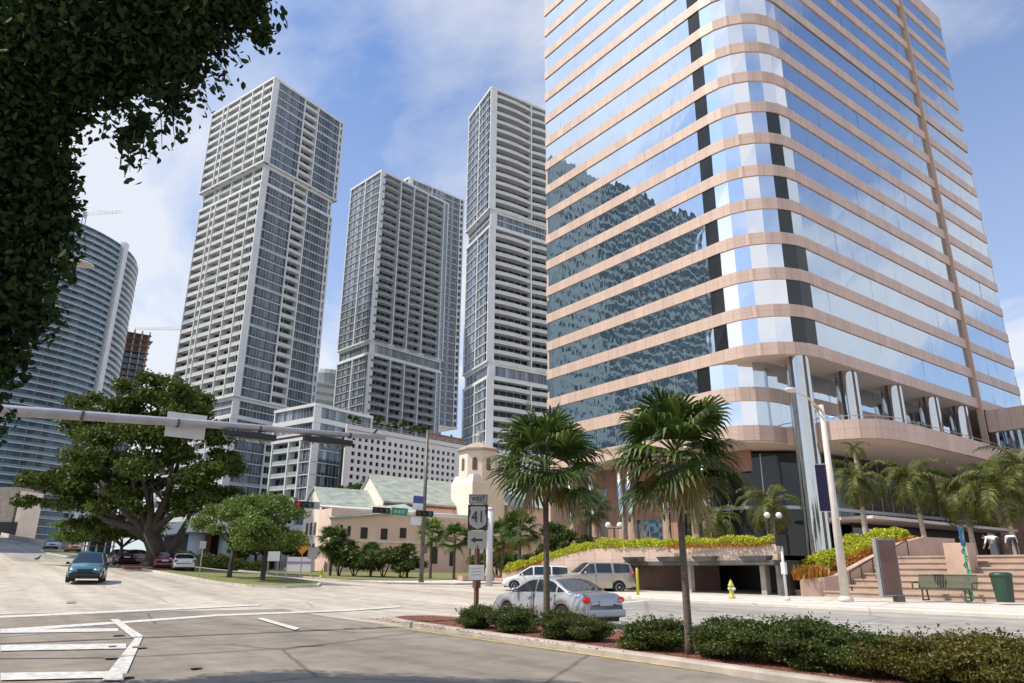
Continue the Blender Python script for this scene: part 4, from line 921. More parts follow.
# ================================================================== CARS
def interp(prof,x):
    if x<=prof[0][0]: return prof[0][1]
    for a,b in zip(prof[:-1],prof[1:]):
        if x<=b[0]:
            t=(x-a[0])/(b[0]-a[0]+1e-9); return a[1]+(b[1]-a[1])*t
    return prof[-1][1]
def car(name,label,cat,paint,L,W,top,belt,wb,wr,sidewin,shield,rearw,light='sedan',sill=.22,group=None,lower=None,brake=False):
    """x forward. top/belt: height profiles over x"""
    t=thing(name,label,cat,(0,0,0),0,group)
    xf,xr=wb; hl=L/2; N=110
    xs_=sorted(set([hl*math.sin(math.pi/2*(2*i/N-1)) for i in range(N+1)]+[xf+math.cos(a)*(wr+.06) for a in np.linspace(0,math.pi,14)]+[xr+math.cos(a)*(wr+.06) for a in np.linspace(0,math.pi,14)]))
    def T(x): return sum(interp(top,x+d)*w for d,w in ((-.07,.2),(-.035,.2),(0,.2),(.035,.2),(.07,.2)))
    def Bt(x): return min(interp(belt,x),T(x)-.015)
    def WP(x): u_=abs(x)/hl; return W/2*(1-.17*u_**5)
    def ZB(x):
        z=sill+.10*max(0,abs(x)/hl-.82)/.18
        for c in (xf,xr):
            d=wr+.055; 
            if abs(x-c)<d: z=max(z,wr+math.sqrt(max(0,d*d-(x-c)**2))-.01)
        return z
    def roofy(x):
        g=T(x)-Bt(x); return WP(x)*(.97-min(.26,.36*max(0,g-.03)/.55*.8))
    def crown(x): return .045 if T(x)-Bt(x)>.15 else .035
    def section(x):
        zb,zt,bl,w=ZB(x),T(x),Bt(x),WP(x); zb=min(zb,bl-.05); P=[]
        for j in range(7):
            s=j/6; z=zb+(bl-zb)*s; y=w*(.955+.045*math.sin(math.pi*min(1,s*.9+.12)))-(.02 if j==6 else 0)-(.03*(1-s)**3)
            P.append((y,z))
        ry=roofy(x); g=zt-bl; cz=crown(x)
        if g<.15: ry=w*.86
        for s in (.33,.66,1): P.append((w*.965-.01+(ry-w*.965+.01)*s,bl+(g-cz)*s))
        for s in (.2,.5,.8,1): P.append((ry*(1-s),zt-cz*(1-s)**2*(1) if s<1 else zt))
        return P
    mb=MB(); secs=[section(x) for x in xs_]; K=len(secs[0]); vs=[]
    for x,S in zip(xs_,secs): vs+=[(x,y,z) for y,z in S]+[(x,-y,z) for y,z in reversed(S[:-1])]
    m_=2*K-1; fs=[(i*m_+k,i*m_+k+1,(i+1)*m_+k+1,(i+1)*m_+k) for i in range(len(xs_)-1) for k in range(m_-1)]
    fs+=[tuple(range(m_)),tuple(reversed([(len(xs_)-1)*m_+k for k in range(m_)]))]
    mb.add(vs,fs); obj('body',mb,paint,t,smooth=True)
    mb=MB(); mb.box(-hl+.12,-W/2+.24,sill-.04,hl-.12,W/2-.24,sill+.45); obj('underbody',mb,'black',t)
    if lower: 
        mb=MB(); 
        for s in (1,-1): mb.box(xr+wr+.1,s*(W/2*.985),sill-.02,xf-wr-.1,s*(W/2-.03),sill+.12)
        obj('sill',mb,lower,t)
    # glass
    for (a,b) in sidewin:
        for s in (1,-1):
            mb=MB(); n=12; vs=[]; 
            for i in range(n+1):
                x=a+(b-a)*i/n; bl=Bt(x); g=T(x)-bl-crown(x); w=WP(x)*.965-.01; ry=roofy(x) if T(x)-Bt(x)>=.15 else WP(x)*.86
                u0=.05/max(g,.06); u1=max(u0+.01,1-.055/max(g,.06))
                for u_ in (min(u0,.9),u1): vs.append((x,s*(w+(ry-w)*u_+.006),bl+g*u_))
            mb.add(vs,[(2*i,2*i+2,2*i+3,2*i+1) for i in range(n)]); obj('side_window',mb,'carglass',t,smooth=True)
    for nm,(a,b) in (('windscreen',shield),('rear_window',rearw)):
        mb=MB(); n=8; q=10; vs=[]
        for i in range(n+1):
            x=a+(b-a)*i/n; ry=(roofy(x) if T(x)-Bt(x)>=.15 else WP(x)*.86)*.93
            for j in range(q+1):
                s=1-abs(2*j/q-1); y=ry*(2*j/q-1); k=1-abs(y)/(ry/.93); vs.append((x+(.006 if nm=='windscreen' else -.006),y,T(x)-crown(x)*(1-k)**2+.008))
        mb.add(vs,[(i*(q+1)+j,(i+1)*(q+1)+j,(i+1)*(q+1)+j+1,i*(q+1)+j+1) for i in range(n) for j in range(q)]); obj(nm,mb,'carglass',t,smooth=True)
    # wheels
    for c in (xf,xr):
        for s in (1,-1):
            mb=MB(); pr=[(wr*.62,-.1),(wr*.93,-.11),(wr,-.07),(wr,.07),(wr*.93,.11),(wr*.62,.1)]
            o_=MB(); o_.lathe((0,0,0),pr,26); vv=[(v[0],v[2],v[1]) for v in o_.v]; mb.v=[(v[0]+c,v[1]+s*(W/2-.13),v[2]+wr) for v in vv]; mb.f=o_.f; mb.m=o_.m
            wh=obj('wheel',mb,'tyre',t,smooth=False); mb=MB(); yy=s*(W/2-.13+.085)
            for k in range(5):
                a=2*math.pi*k/5; ca,sa=math.cos(a),math.sin(a); cp,sp_=math.cos(a+.33),math.sin(a+.33); cm,sm_=math.cos(a-.33),math.sin(a-.33)
                mb.add([(c+.03*cm,yy+s*.02,wr+.03*sm_),(c+wr*.6*cm,yy,wr+wr*.6*sm_),(c+wr*.6*cp,yy,wr+wr*.6*sp_),(c+.03*cp,yy+s*.02,wr+.03*sp_)],[(0,1,2,3)])
            q_=MB(); q_.lathe((0,0,0),[(wr*.56,-.01),(wr*.64,.0),(wr*.64,.03),(wr*.56,.04)],24)
            mb.add([(v[0]+c,yy-s*.015+s*v[2],v[1]+wr) for v in q_.v],q_.f[:-2]); q_=MB(); q_.lathe((0,0,0),[(wr*.16,0),(wr*.14,.03)],12); mb.add([(v[0]+c,yy+s*v[2],v[1]+wr) for v in q_.v],q_.f)
            obj('rim',mb,'rim',wh)
    # door seams, handles, mirrors
    zc=Bt(0)-.12
    for s in (1,-1):
        for hx in [min(b for a,b in [sw])-.0 for sw in sidewin[:2]]: pass
        for a,b in sidewin[:2]:
            hx=min(a,b)+.12; mb=MB(); mb.box(hx,s*(WP(hx)+.0),zc-.02,hx+.17,s*(WP(hx)+.03),zc+.015); obj('door_handle',mb,paint if light!='van' else 'black',t)
            mb=MB(); xx=min(a,b)-.03; 
            z0_=max(sill+.12,ZB(xx)+.02); mb.box(xx-.006,s*(WP(xx)*.97),z0_,xx+.006,s*(WP(xx)*1.002),Bt(xx)-.02); obj('door_seam',mb,'black',t)
        mx=sidewin[0][1]-.18 if sidewin[0][1]>sidewin[0][0] else sidewin[0][0]-.18
        mb=MB(); mb.ball((mx-.02,s*(W/2+.09),Bt(mx)+.10),(.07,.11,.075),12,8); mb.box(mx-.05,s*(W/2-.08),Bt(mx)+.03,mx+.02,s*(W/2+.05),Bt(mx)+.08); obj('door_mirror',mb,paint if lower is None else lower,t,smooth=True)
    # front
    zf=interp(top,hl-.25); yh=W/2*.62
    for s in (1,-1):
        mb=MB(); mb.ball((hl-.16,s*yh,zf-.17),(.15,.19,.075),14,8); obj('headlight',mb,'rim' if light=='van' else 'signwhite',t,smooth=True)
    mb=MB(); mb.box(hl-.10,-W*.2,zf-.24,hl+.015,W*.2,zf-.13); obj('grille',mb,'black',t)
    mb=MB(); mb.box(hl-.16,-W*.42,sill+.1,hl+.045,W*.42,sill+.27); o=obj('front_bumper',mb,lower or paint,t); bevel(o,.04,3)
    # rear
    zr_=interp(top,-hl+.14); 
    for s in (1,-1):
        mb=MB(); h_=.15 if light=='sedan' else .3; zc_=(zr_-.17) if light=='sedan' else Bt(-hl+.2)-.06
        mb.ball((-hl+.10,s*(W/2-.20),zc_),(.11,.15,h_*.62),14,8); obj('tail_light',mb,'redlamp' if brake else 'red',t,smooth=True)
        if light=='sedan': 
            mb=MB(); mb.ball((-hl+.075,s*(W/2-.27),zc_-.03),(.115,.07,.045),10,6); obj('reversing_lamp',mb,'signwhite',t,smooth=True)
    mb=MB(); mb.box(-hl-.05,-W*.44,sill+.08,-hl+.18,W*.44,sill+.30); o=obj('rear_bumper',mb,lower or paint,t); bevel(o,.05,3)
    mb=MB(); mb.box(-hl-.012,-.26,sill+.40,-hl+.06,.26,sill+.54); obj('number_plate',mb,'signwhite',t)
    return t
def paintm(name,col,rough=.28,metal=.45): M[name]=mat(name,col,rough,metal=metal,var=.02,coat=.8); return name
paintm('paint_silver_blue',(.44,.455,.48)); paintm('paint_champagne',(.42,.38,.32)); paintm('paint_teal',(.06,.21,.25)); paintm('paint_white',(.72,.72,.70),metal=0); paintm('paint_red',(.22,.02,.03)); paintm('paint_maroon',(.12,.03,.05)); paintm('paint_silver',(.5,.5,.5)); paintm('paint_orange',(.55,.24,.05),metal=0)
SED=dict(L=4.55,W=1.74,top=[(-2.275,.55),(-2.25,.80),(-2.18,.93),(-2.0,.975),(-1.62,1.0),(-1.5,1.03),(-.85,1.33),(-.6,1.385),(-.1,1.42),(.2,1.40),(.45,1.345),(1.12,1.0),(1.25,.955),(1.9,.84),(2.12,.75),(2.23,.62),(2.275,.5)],belt=[(-2.275,.5),(-2.1,.84),(-1.6,.93),(0,.92),(1.1,.88),(2.0,.72),(2.275,.45)],wb=(1.36,-1.24),wr=.305,
  sidewin=[(-.02,.98),(-.98,-.10),(-1.38,-1.06)],shield=(1.14,.42),rearw=(-1.54,-.80))
SUV=dict(L=5.1,W=1.98,top=[(-2.55,.6),(-2.54,1.1),(-2.42,1.72),(-2.3,1.86),(-1.6,1.91),(0,1.90),(.45,1.86),(1.18,1.27),(1.3,1.22),(2.1,1.12),(2.4,1.02),(2.52,.8),(2.55,.6)],belt=[(-2.55,.6),(-2.5,1.22),(0,1.2),(1.2,1.13),(2.3,.98),(2.55,.55)],wb=(1.62,-1.42),wr=.385,
  sidewin=[(.12,1.02),(-.98,.02),(-2.22,-1.14)],shield=(1.2,.44),rearw=(-2.52,-2.36),sill=.34)
VAN=dict(L=4.75,W=1.92,top=[(-2.37,.6),(-2.36,1.0),(-2.22,1.6),(-2.1,1.72),(-1.2,1.77),(.1,1.76),(.5,1.70),(1.38,1.12),(1.5,1.07),(2.1,.90),(2.3,.76),(2.375,.55)],belt=[(-2.37,.55),(-2.3,1.08),(0,1.05),(1.3,.98),(2.1,.8),(2.375,.5)],wb=(1.55,-1.3),wr=.33,
  sidewin=[(.28,1.2),(-.95,.18),(-2.1,-1.05)],shield=(1.40,.50),rearw=(-2.34,-2.18),sill=.26)
def place(c,x,y,heading,z=None):
    c.location=(x,y,(terr(x,y) if z is None else z)+.012); c.rotation_euler=(0,0,heading); return c
PI2=math.pi/2
c=car('sedan','silver-blue sedan with glowing brake lights driving away behind the median shrubs','car','paint_silver_blue',brake=True,**SED); place(c,15.2,18.1,PI2+.02)
c=car('suv','champagne gold sport utility vehicle with dark windows leaving the garage','car','paint_champagne',light='suv',lower=None,**SUV); g=G(597,592); place(c,29.3,31.5,0)
# face left of frame and slightly towards the viewer
c.rotation_euler=(0,0,R_(157)); c.scale=(.9,.9,.9); 
c2=car('pickup','white car almost hidden between the sedan and the gold vehicle','car','paint_white',light='suv',**VAN); c2.scale=(.95,.95,.88); g=G(548,588); c2.location=(29.5,36.8,terr(29.5,36.8)+.01); c2.rotation_euler=(0,0,R_(143)); c2.scale=(.9,.92,.84)
c=car('minivan','teal minivan coming towards the camera on the left carriageway','minivan','paint_teal',light='van',lower='black',**VAN); place(c,6.7,51.6,-PI2-.2)
SM=dict(SED)
cc=car('small_car','small white car parked on the side road right of the oak trunk','car','paint_white',**SED); place(cc,27.5,103,-PI2+.35); 
def cardup(src,label,px,py,heading,paint,D=None):
    r=dup(src,(0,0,0),0,label); g=G(px,py); 
    for ch_ in r.children:
        if ch_.name.split('.')[0] in ('body','front_bumper','rear_bumper','door_handle','door_mirror'):
            ch_.data=ch_.data.copy(); ch_.data.materials[0]=M[paint]
    r.location=g; r.rotation_euler=(0,0,heading); return r
g=G(182,571); cc.location=g; cc.rotation_euler=(0,0,R_(80))
cardup(cc,'red car parked just right of the big oak trunk',163,569,R_(80),'paint_red')
cardup(cc,'silver car far up the avenue near the bridge',50,549,-PI2,'paint_silver')
cardup(cc,'orange car far up the avenue beside the parapet',72,552,-PI2,'paint_orange')
cardup(cc,'dark maroon car parked under the small tree left of the oak',119,565,R_(95),'paint_maroon')
cardup(cc,'silver-grey car parked between the minivan and the oak trunk',134,565,R_(90),'paint_silver')

# ================================================================== STREET FURNITURE
# foreground signal arm
AY=22.0; pL=atY(0,410,AY); pR=atY(385,438,AY)
ma=thing('signal_mast','thick grey traffic signal mast arm crossing the view above the avenue','traffic signal',(-7,AY,terr(-7,AY)))
dz_=(pR[2]-pL[2])/(pR[0]-pL[0])
mb=MB(); A0=(-7,AY,pL[2]-7*dz_); mb.tube([A0,pL,((pL[0]+pR[0])/2,AY,(pL[2]+pR[2])/2+.03),pR],[.18,.14,.11,.08],18); obj('mast_arm',mb,'steelarm',ma,smooth=True,world=True)
mb=MB(); mb.tube([(-7,AY,-.1),(-7,AY,6.4)],[.27,.2],18); mb.lathe((-7,AY,0),[(.45,0),(.45,.06),(.3,.12)],14); obj('pole',mb,'steelarm',ma,smooth=True,world=True)
def harm(px): 
    t=px/385; x=atY(px,410+28*t,AY)[0]; return x,pL[2]+(x-pL[0])*dz_
for a_,b_,nm in ((224,276,'signal_head'),(304,352,'signal_head')):
    xa_,za_=harm(a_); xb2,zb2=harm(b_); mb=MB(); mb.box(xa_,AY-.16,za_-.29,xb2,AY+.10,za_-.11); o=obj(nm,mb,'black',ma,world=True); bevel(o,.03,2)
    w_=(xb2-xa_)/3; mb=MB()
    for k in range(3): 
        q_=MB(); q_.lathe((0,0,0),[(.14,0),(.145,.2)],14); mb.add([(v[0]+xa_+w_*(k+.5),AY+.1+v[2],v[1]+za_-.22) for v in q_.v],q_.f[:-2])
    obj('visor',mb,'black',o,world=True)
for px in (82,178,260,350):
    x_,z_=harm(px); mb=MB(); r_=.155-.07*px/385; mb.tube([(x_-.035,AY,z_),(x_+.035,AY,z_)],r_+.012,18); obj('band_clamp',mb,'darksteel',ma,world=True)
xa_,za_=harm(168); xb2,zb2=harm(208)
mb=MB(); mb.box(xa_,AY+.22,za_-.36,xb2,AY+.235,za_+.36); o=obj('street_name_plate',mb,'signwhite',ma,world=True)
x_,z_=harm(375)
bd=thing('bird','small dark bird perched near the tip of the grey mast arm','bird',(x_,AY,z_+.11)); mb=MB()
mb.tube([(-.10,0,.02),(-.05,0,.05),(0,0,.10),(.05,0,.15),(.065,0,.20),(.10,0,.205),(.125,0,.20)],[.008,.035,.05,.04,.026,.018,.004],10); obj('body',mb,'black',bd,smooth=True)
mb=MB(); mb.add([(-.04,-.02,.05),(-.17,-.015,-.02),(-.17,.015,-.02),(-.04,.02,.05)],[(0,1,2,3)]); mb.tube([(0,-.015,.06),(0,-.015,-.01)],.004,4); mb.tube([(0,.015,.06),(0,.015,-.01)],.004,4); obj('tail_and_legs',mb,'black',bd); bd.scale=(.9,.9,.9)
# bird on the road
g=G(37,561); b2_=thing('pigeon','dark pigeon standing on the road beyond the lane marks','bird',g); 
mb=MB(); mb.tube([(-.2,0,.12),(-.08,0,.16),(.04,0,.2),(.1,0,.3),(.13,0,.36),(.2,0,.35)],[.01,.08,.1,.06,.045,.005],8); mb.tube([(0,-.03,.14),(0,-.03,0)],.008,4); mb.tube([(0,.03,.14),(0,.03,0)],.008,4); obj('body',mb,'darksteel',b2_,smooth=True); b2_.scale=(1.4,1.4,1.4)
# far signal mast
b0=G(489,586); fz=atZ(470,518,5.9)
fp=thing('signal_mast','pale far signal mast with three black heads in front of the church','traffic signal',(b0[0],b0[1],terr(b0[0],b0[1])))
D0=b0[0]*math.sin(AZ)+b0[1]*math.cos(AZ); zt_=atD(489,514,D0)[2]
mb=MB(); mb.tube([(b0[0],b0[1],0.2),(b0[0],b0[1],zt_+.35)],[.25,.21],14); mb.lathe((b0[0],b0[1],zt_+.3),[(.26,0),(.26,.1),(.05,.2)],12); obj('pole',mb,'signwhite',fp,smooth=True,world=True)
za_=zt_-.35; e1=atZ(306,505,za_+.55); s1=(b0[0],b0[1],za_)
mb=MB(); mb.tube([s1,((s1[0]+e1[0])/2,(s1[1]+e1[1])/2,(s1[2]+e1[2])/2),e1],[.16,.12,.07],12); obj('mast_arm',mb,'signwhite',fp,smooth=True,world=True)
u_=Vector(e1)-Vector(s1); Lh=u_.length; u_.normalize(); nrm=Vector((u_.y,-u_.x,0)).normalized(); 
if nrm.y>0: nrm=-nrm
def armt(px):
    lo,hi=0,1
    best=min(range(0,400),key=lambda i:abs(proj(*(Vector(s1)+u_*Lh*(i/390)))[0]-px)); return Vector(s1)+u_*Lh*(best/390)
def basis(c,r,n): # local x->r, local z->n
    r=r.normalized(); n=n.normalized(); up=n.cross(r); return Matrix(((r.x,up.x,n.x,c.x),(r.y,up.y,n.y,c.y),(r.z,up.z,n.z,c.z),(0,0,0,1)))
rgt=-u_
def lbox(mb,c,r,n,x0,x1,y0,y1,z0,z1,mi=0):
    B_=basis(c,r,n); q_=MB(); q_.box(x0,y0,z0,x1,y1,z1); mb.add([tuple(B_@Vector(v)) for v in q_.v],q_.f,mi)
def signal(px,lit,lens_at):
    c=armt(px)+nrm*.22; mb=MB(); lbox(mb,c,rgt,nrm,-.62,.62,-.2,.2,-.12,.12); o=obj('signal_head',mb,'black',fp,world=True)
    for k in range(3):
        q_=MB(); q_.lathe((0,0,0),[(.15,0),(.13,.02),(.01,.04)],12); B_=basis(c+rgt*(k-1)*.4+nrm*.12,rgt,nrm); mb=MB(); mb.add([tuple(B_@Vector(v)) for v in q_.v],q_.f)
        on=(k==lit); obj('lens',mb,'redlamp' if on else ('greenpaint' if k==2 else 'brownmetal'),o,world=True)
        q_=MB(); q_.lathe((0,0,0),[(.165,0),(.165,.22)],12); mb=MB(); mb.add([tuple(B_@Vector(v)) for v in q_.v],q_.f[:-2]); obj('visor',mb,'black',o,world=True)
signal(304,0,0); signal(381,None,2); signal(424,None,2)
def armplate(px,w,h,m,nm,off=(0,0)):
    c=armt(px)+nrm*.2+Vector((0,0,off[1])); mb=MB(); lbox(mb,c,rgt,nrm,-w/2,w/2,-h/2,h/2,-.01,.01); o=obj(nm,mb,m,fp,world=True); return c,o
armplate(316,.5,.5,'signgrey','sign_plate'); c_,o=armplate(399,1.15,.52,'signgreen','street_sign')
textobj('lettering','SE 8 ST',.26,Matrix.Translation(-Vector(fp.location))@basis(c_+nrm*.015,rgt,nrm),'signwhite',o)
lbox(mb:=MB(),c_,rgt,nrm,-.6,.6,-.285,.285,-.012,-.002); obj('sign_border',mb,'signwhite',o,world=True)
armplate(417.5,.75,.5,'signblue','sign_plate',(0,.95)); armplate(417,.75,.45,'signwhite','sign_plate',(0,.45)); armplate(416,.75,.55,'signwhite','sign_plate',(0,-.55))
# tall steel pole
g=G(421,584); D0=g[0]*math.sin(AZ)+g[1]*math.cos(AZ); top_=atD(425,431,D0)
tp_=thing('steel_pole','tall thin dark steel pole standing on the church side corner','pole',(g[0],g[1],g[2])); mb=MB(); mb.tube([(0,0,0),(0,0,top_[2]-g[2])],[.17,.11],12); obj('shaft',mb,'darksteel',tp_,smooth=True)
mb=MB(); mb.lathe((0,0,0),[(.4,0),(.4,.05),(.22,.12),(.2,.3)],10); obj('base_plate',mb,'darksteel',tp_)
mb=MB(); mb.box(-.2,-.3,2.2,.2,-.1,2.8); obj('junction_box',mb,'darksteel',tp_)
# route sign assembly on the median nose
g=G(475,606); sx_,sy_=g[0],g[1]; sx_,sy_=12.9,0
gm=atZ(475,611,.13); sc_=Vector((13.0,0,0)); 
sp0=Vector(atX(474.5,612,12.8)); sp0.z=.13
nS=Vector((-math.sin(AZ+.05),-math.cos(AZ+.05),0)); rS=Vector((math.cos(AZ+.05),-math.sin(AZ+.05),0)); DS=sp0.x*math.sin(AZ)+sp0.y*math.cos(AZ)
rt=thing('route_sign','shade-darkened route 41 shield between a WEST plate and a left arrow plate on one post','road sign',sp0)
def szz(py): return atD(477.5,py,DS)[2]
pm=F/ (DS/math.cos(TH)*1.0)  # rough px per metre
w20=abs((Vector(atD(487,515,DS))-Vector(atD(468,515,DS))).length)
cxs=Vector(atD(477.8,520,DS)); cxs.z=0
def plate(nm,y0,y1,w,m,off=0.0,parent=rt,cx=0,depth=.012):
    z0,z1=szz(y1),szz(y0); c=Vector((cxs.x,cxs.y,(z0+z1)/2))+nS*off+rS*cx; mb=MB(); lbox(mb,c,rS,nS,-w/2,w/2,-(z1-z0)/2,(z1-z0)/2,-depth/2,depth/2); o=obj(nm,mb,m,parent,world=True); bevel(o,.004); return c,o,z1-z0
signface=mat('sign_face_shaded',(.33,.33,.325),.4,var=.04); M['signface']=signface  # white sign face greyed, its shade put into the base colour
W_=w20
c_,o,h_=plate('direction_plate',494.2,503.8,W_,'signface'); 
mb=MB(); t_=.018
for a in ((-W_/2+.02,W_/2-.02,h_/2-.035,h_/2-.02),(-W_/2+.02,W_/2-.02,-h_/2+.02,-h_/2+.035),(-W_/2+.02,-W_/2+.035,-h_/2+.02,h_/2-.02),(W_/2-.035,W_/2-.02,-h_/2+.02,h_/2-.02)): lbox(mb,c_+nS*.008,rS,nS,a[0],a[1],a[2],a[3],-.002,.002)
obj('border',mb,'black',o,world=True)
TL=Matrix.Translation(-Vector(rt.location))
textobj('lettering','WEST',h_*.66,TL@basis(c_+nS*.008,rS,nS),'black',o,bold=.003,sx=.86)
c_,o,h_=plate('shield_plate',504.5,530,W_*1.06,'black')
S=W_*.5; pts=[(0,-.98),(.18,-.9),(.5,-.8),(.8,-.62),(.93,-.3),(.9,0),(.78,.3),(.74,.5),(.86,.72),(.66,.93),(.45,.84),(.22,.92),(0,.86)]
poly_=[(x*S*1.0,y*h_*.48) for x,y in pts]+[(-x*S*1.0,y*h_*.48) for x,y in reversed(pts[1:-1])]
B_=basis(c_+nS*.009,rS,nS); mb=MB(); n_=len(poly_); mb.add([tuple(B_@Vector((x,y,z))) for z in (-.003,.003) for x,y in poly_],[tuple(range(n_)),tuple(range(n_,2*n_))]+[(i,(i+1)%n_,n_+(i+1)%n_,n_+i) for i in range(n_)]); sh=obj('shield',mb,'signface',o,world=True)
textobj('numerals','41',h_*.66,TL@basis(c_+nS*.016+Vector((0,0,.0)),rS,nS),'black',o,bold=.0,sx=.80)
c_,o,h_=plate('arrow_plate',531,549,W_,'signface')
B_=basis(c_+nS*.009,rS,nS); a_=W_*.36; P_=[(-a_,0),(-a_*.3,a_*.42),(-a_*.3,a_*.15),(a_*.75,a_*.15),(a_*.75,-a_*.15),(-a_*.3,-a_*.15),(-a_*.3,-a_*.42)]
mb=MB(); mb.add([tuple(B_@Vector((x,y,.0))) for x,y in P_],[tuple(range(7))]); obj('arrow',mb,'black',o,world=True)
c_,o,h_=plate('small_plate',565,580,W_*.78,'signwhite',.03)
B_=basis(c_+nS*.009,rS,nS); mb=MB()
for k in range(3): q=[(-W_*.3,.09-k*.09),(W_*.28,.13-k*.09),(W_*.28,.145-k*.09),(-W_*.3,.105-k*.09)]; mb.add([tuple(B_@Vector((x,y,0))) for x,y in q],[(0,1,2,3)])
obj('faint_lines',mb,'signgrey',o,world=True)
mb=MB()
for dx in (-W_*.38,W_*.38): c0=cxs+rS*dx-nS*.03; mb.tube([(c0.x,c0.y,szz(573)),(c0.x,c0.y,szz(500))],.03,6)
obj('bracket_rails',mb,'wood',rt,world=True)
mb=MB(); c0=cxs-nS*.05; mb.box(c0.x-.055,c0.y-.055,.0,c0.x+.055,c0.y+.055,szz(545)); mb.box(c0.x-.09,c0.y-.09,szz(588),c0.x+.09,c0.y+.09,szz(580)); obj('post',mb,'wood',rt,world=True)
# lamp post with banner on the right
g=G(846,601,.13); lpz=g[2]; 
lt=thing('lamp_post','tall cream lamp post with a dark navy banner at the foot of the stairs','lamp post',g)
D0=g[0]*math.sin(AZ)+g[1]*math.cos(AZ); top_=atD(826,405,D0); hd=atD(791,390,D0-1.2)
mb=MB(); mb.tube([(g[0],g[1],lpz),(g[0],g[1],top_[2])],[.19,.105],14); mb.lathe((g[0],g[1],lpz),[(.3,0),(.3,.08),(.2,.2)],12); obj('pole',mb,'polecream',lt,smooth=True,world=True)
mb=MB(); mb.tube([(g[0],g[1],top_[2]-.25),((g[0]+hd[0])/2,(g[1]+hd[1])/2,(top_[2]+hd[2])/2+.05),(hd[0],hd[1],hd[2])],[.055,.045,.04],8); mb.tube([(g[0],g[1],top_[2]-.6),((g[0]*1.3+hd[0]*.7)/2,(g[1]*1.3+hd[1]*.7)/2,(top_[2]+hd[2])/2-.25)],[.03,.03],8); obj('arm',mb,'polecream',lt,smooth=True,world=True)
mb=MB(); mb.ball((hd[0],hd[1],hd[2]),(.32,.24,.10),16,8); lh=obj('lamp_head',mb,'signwhite',lt,smooth=True,world=True)
bz0,bz1=atD(832,511,D0)[2],atD(830,465,D0)[2]; bw=(Vector(atD(833,490,D0))-Vector(atD(822.5,490,D0))).length
mb=MB(); r_=-rgt; rr=Vector((-math.cos(AZ),math.sin(AZ),0)); c0=Vector((g[0],g[1],0)); a=c0+rr*.16; b=c0+rr*(.16+bw)
mb.obox((a.x,a.y),(b.x,b.y),-.012,.012,bz0,bz1); obj('banner',mb,'purple',lt,world=True)
mb=MB(); 
for z_ in (bz0-.03,bz1+.03): mb.tube([(c0.x,c0.y,z_),(b.x,b.y,z_)],.02,6)
obj('banner_rod',mb,'steel',lt,world=True)
# pedestrian signal back on pole
g=G(787,600,.13); ps=thing('pedestrian_signal','black pedestrian signal box on a thin pale pole left of the lamp post','pedestrian signal',g); D0=g[0]*math.sin(AZ)+g[1]*math.cos(AZ)
zt_=atD(784,536,D0)[2]-g[2]; mb=MB(); mb.tube([(0,0,0),(0,0,zt_-.3)],.055,10); mb.lathe((0,0,0),[(.15,0),(.15,.05),(.07,.15)],10); obj('pole',mb,'signwhite',ps,smooth=True)
mb=MB(); mb.box(-.22,-.12,zt_-.42,.22,.12,zt_+.05,0,-AZ); o=obj('signal_box',mb,'black',ps); bevel(o,.02)
mb=MB(); mb.box(-.07,-.1,zt_-1.6,.09,.1,zt_-1.1); obj('push_button_box',mb,'signwhite',ps)
# hydrants and bollards
def hydrant(px,py,label,s=1.0,m='yellow'):
    g=G(px,py,.12); t=thing('fire_hydrant',label,'fire hydrant',g); mb=MB(); mb.lathe((0,0,0),[(.16,0),(.16,.05),(.10,.07),(.10,.5),(.14,.52),(.14,.56),(.11,.6),(.07,.72),(.03,.76),(.03,.8)],14); obj('barrel',mb,m,t,smooth=True)
    mb=MB(); mb.tube([(-.19,0,.42),(.19,0,.42)],.055,10); mb.tube([(0,-.2,.4),(0,0,.4)],.07,10); obj('outlet',mb,'signwhite' if s>1 else m,t); t.scale=(s,s,s); return t
hydrant(732,598,'yellow fire hydrant with a pale cap on the pavement before the garage opening',1.001); hydrant(321,577.5,'yellow fire hydrant on the church lawn edge',1.0)
g=G(638,595,.12); bo=thing('bollard','slim yellow bollard behind the rear of the gold vehicle','bollard',g); mb=MB(); mb.lathe((0,0,0),[(.07,0),(.07,1.25),(.04,1.32)],12); obj('post',mb,'yellow',bo,smooth=True)
# advertising kiosk
g=G(893,602,.13); kz=Vector(g); kr=Vector((math.cos(AZ-.3),-math.sin(AZ-.3),0)); kn=Vector((-math.sin(AZ-.3),-math.cos(AZ-.3),0))
kio=thing('advertising_panel','upright framed brown advertising panel on a single foot beside the steps','advertising panel',g)
mb=MB(); c=kz+Vector((0,0,1.32)); lbox(mb,c,kr,kn,-.50,.50,-1.12,1.12,-.08,.08); o=obj('frame',mb,'darksteel',kio,world=True); bevel(o,.03)
mb=MB(); lbox(mb,c,kr,kn,-.41,.41,-1.0,1.02,-.095,.095); obj('poster',mb,'brownmetal',kio,world=True)
mb=MB(); lbox(mb,c,kr,kn,-.54,-.50,-1.14,1.14,-.09,.09); lbox(mb,c,kr,kn,-.45,-.43,-1.06,1.06,-.1,.1); lbox(mb,c,kr,kn,.43,.45,-1.06,1.06,-.1,.1); lbox(mb,c,kr,kn,-.45,.45,-1.08,-1.05,-.1,.1); lbox(mb,c,kr,kn,-.45,.45,1.05,1.08,-.1,.1); obj('trim',mb,'steel',kio,world=True)
mb=MB(); c=kz+Vector((0,0,.12)); lbox(mb,c,kr,kn,.15,.5,-.12,.12,-.14,.14); obj('foot',mb,'darksteel',kio,world=True)
# bench
g=G(944,601,.13); bn=thing('bench','olive green slatted metal bench on the pavement facing the road','bench',(g[0],g[1],g[2]),-PI2-.03)
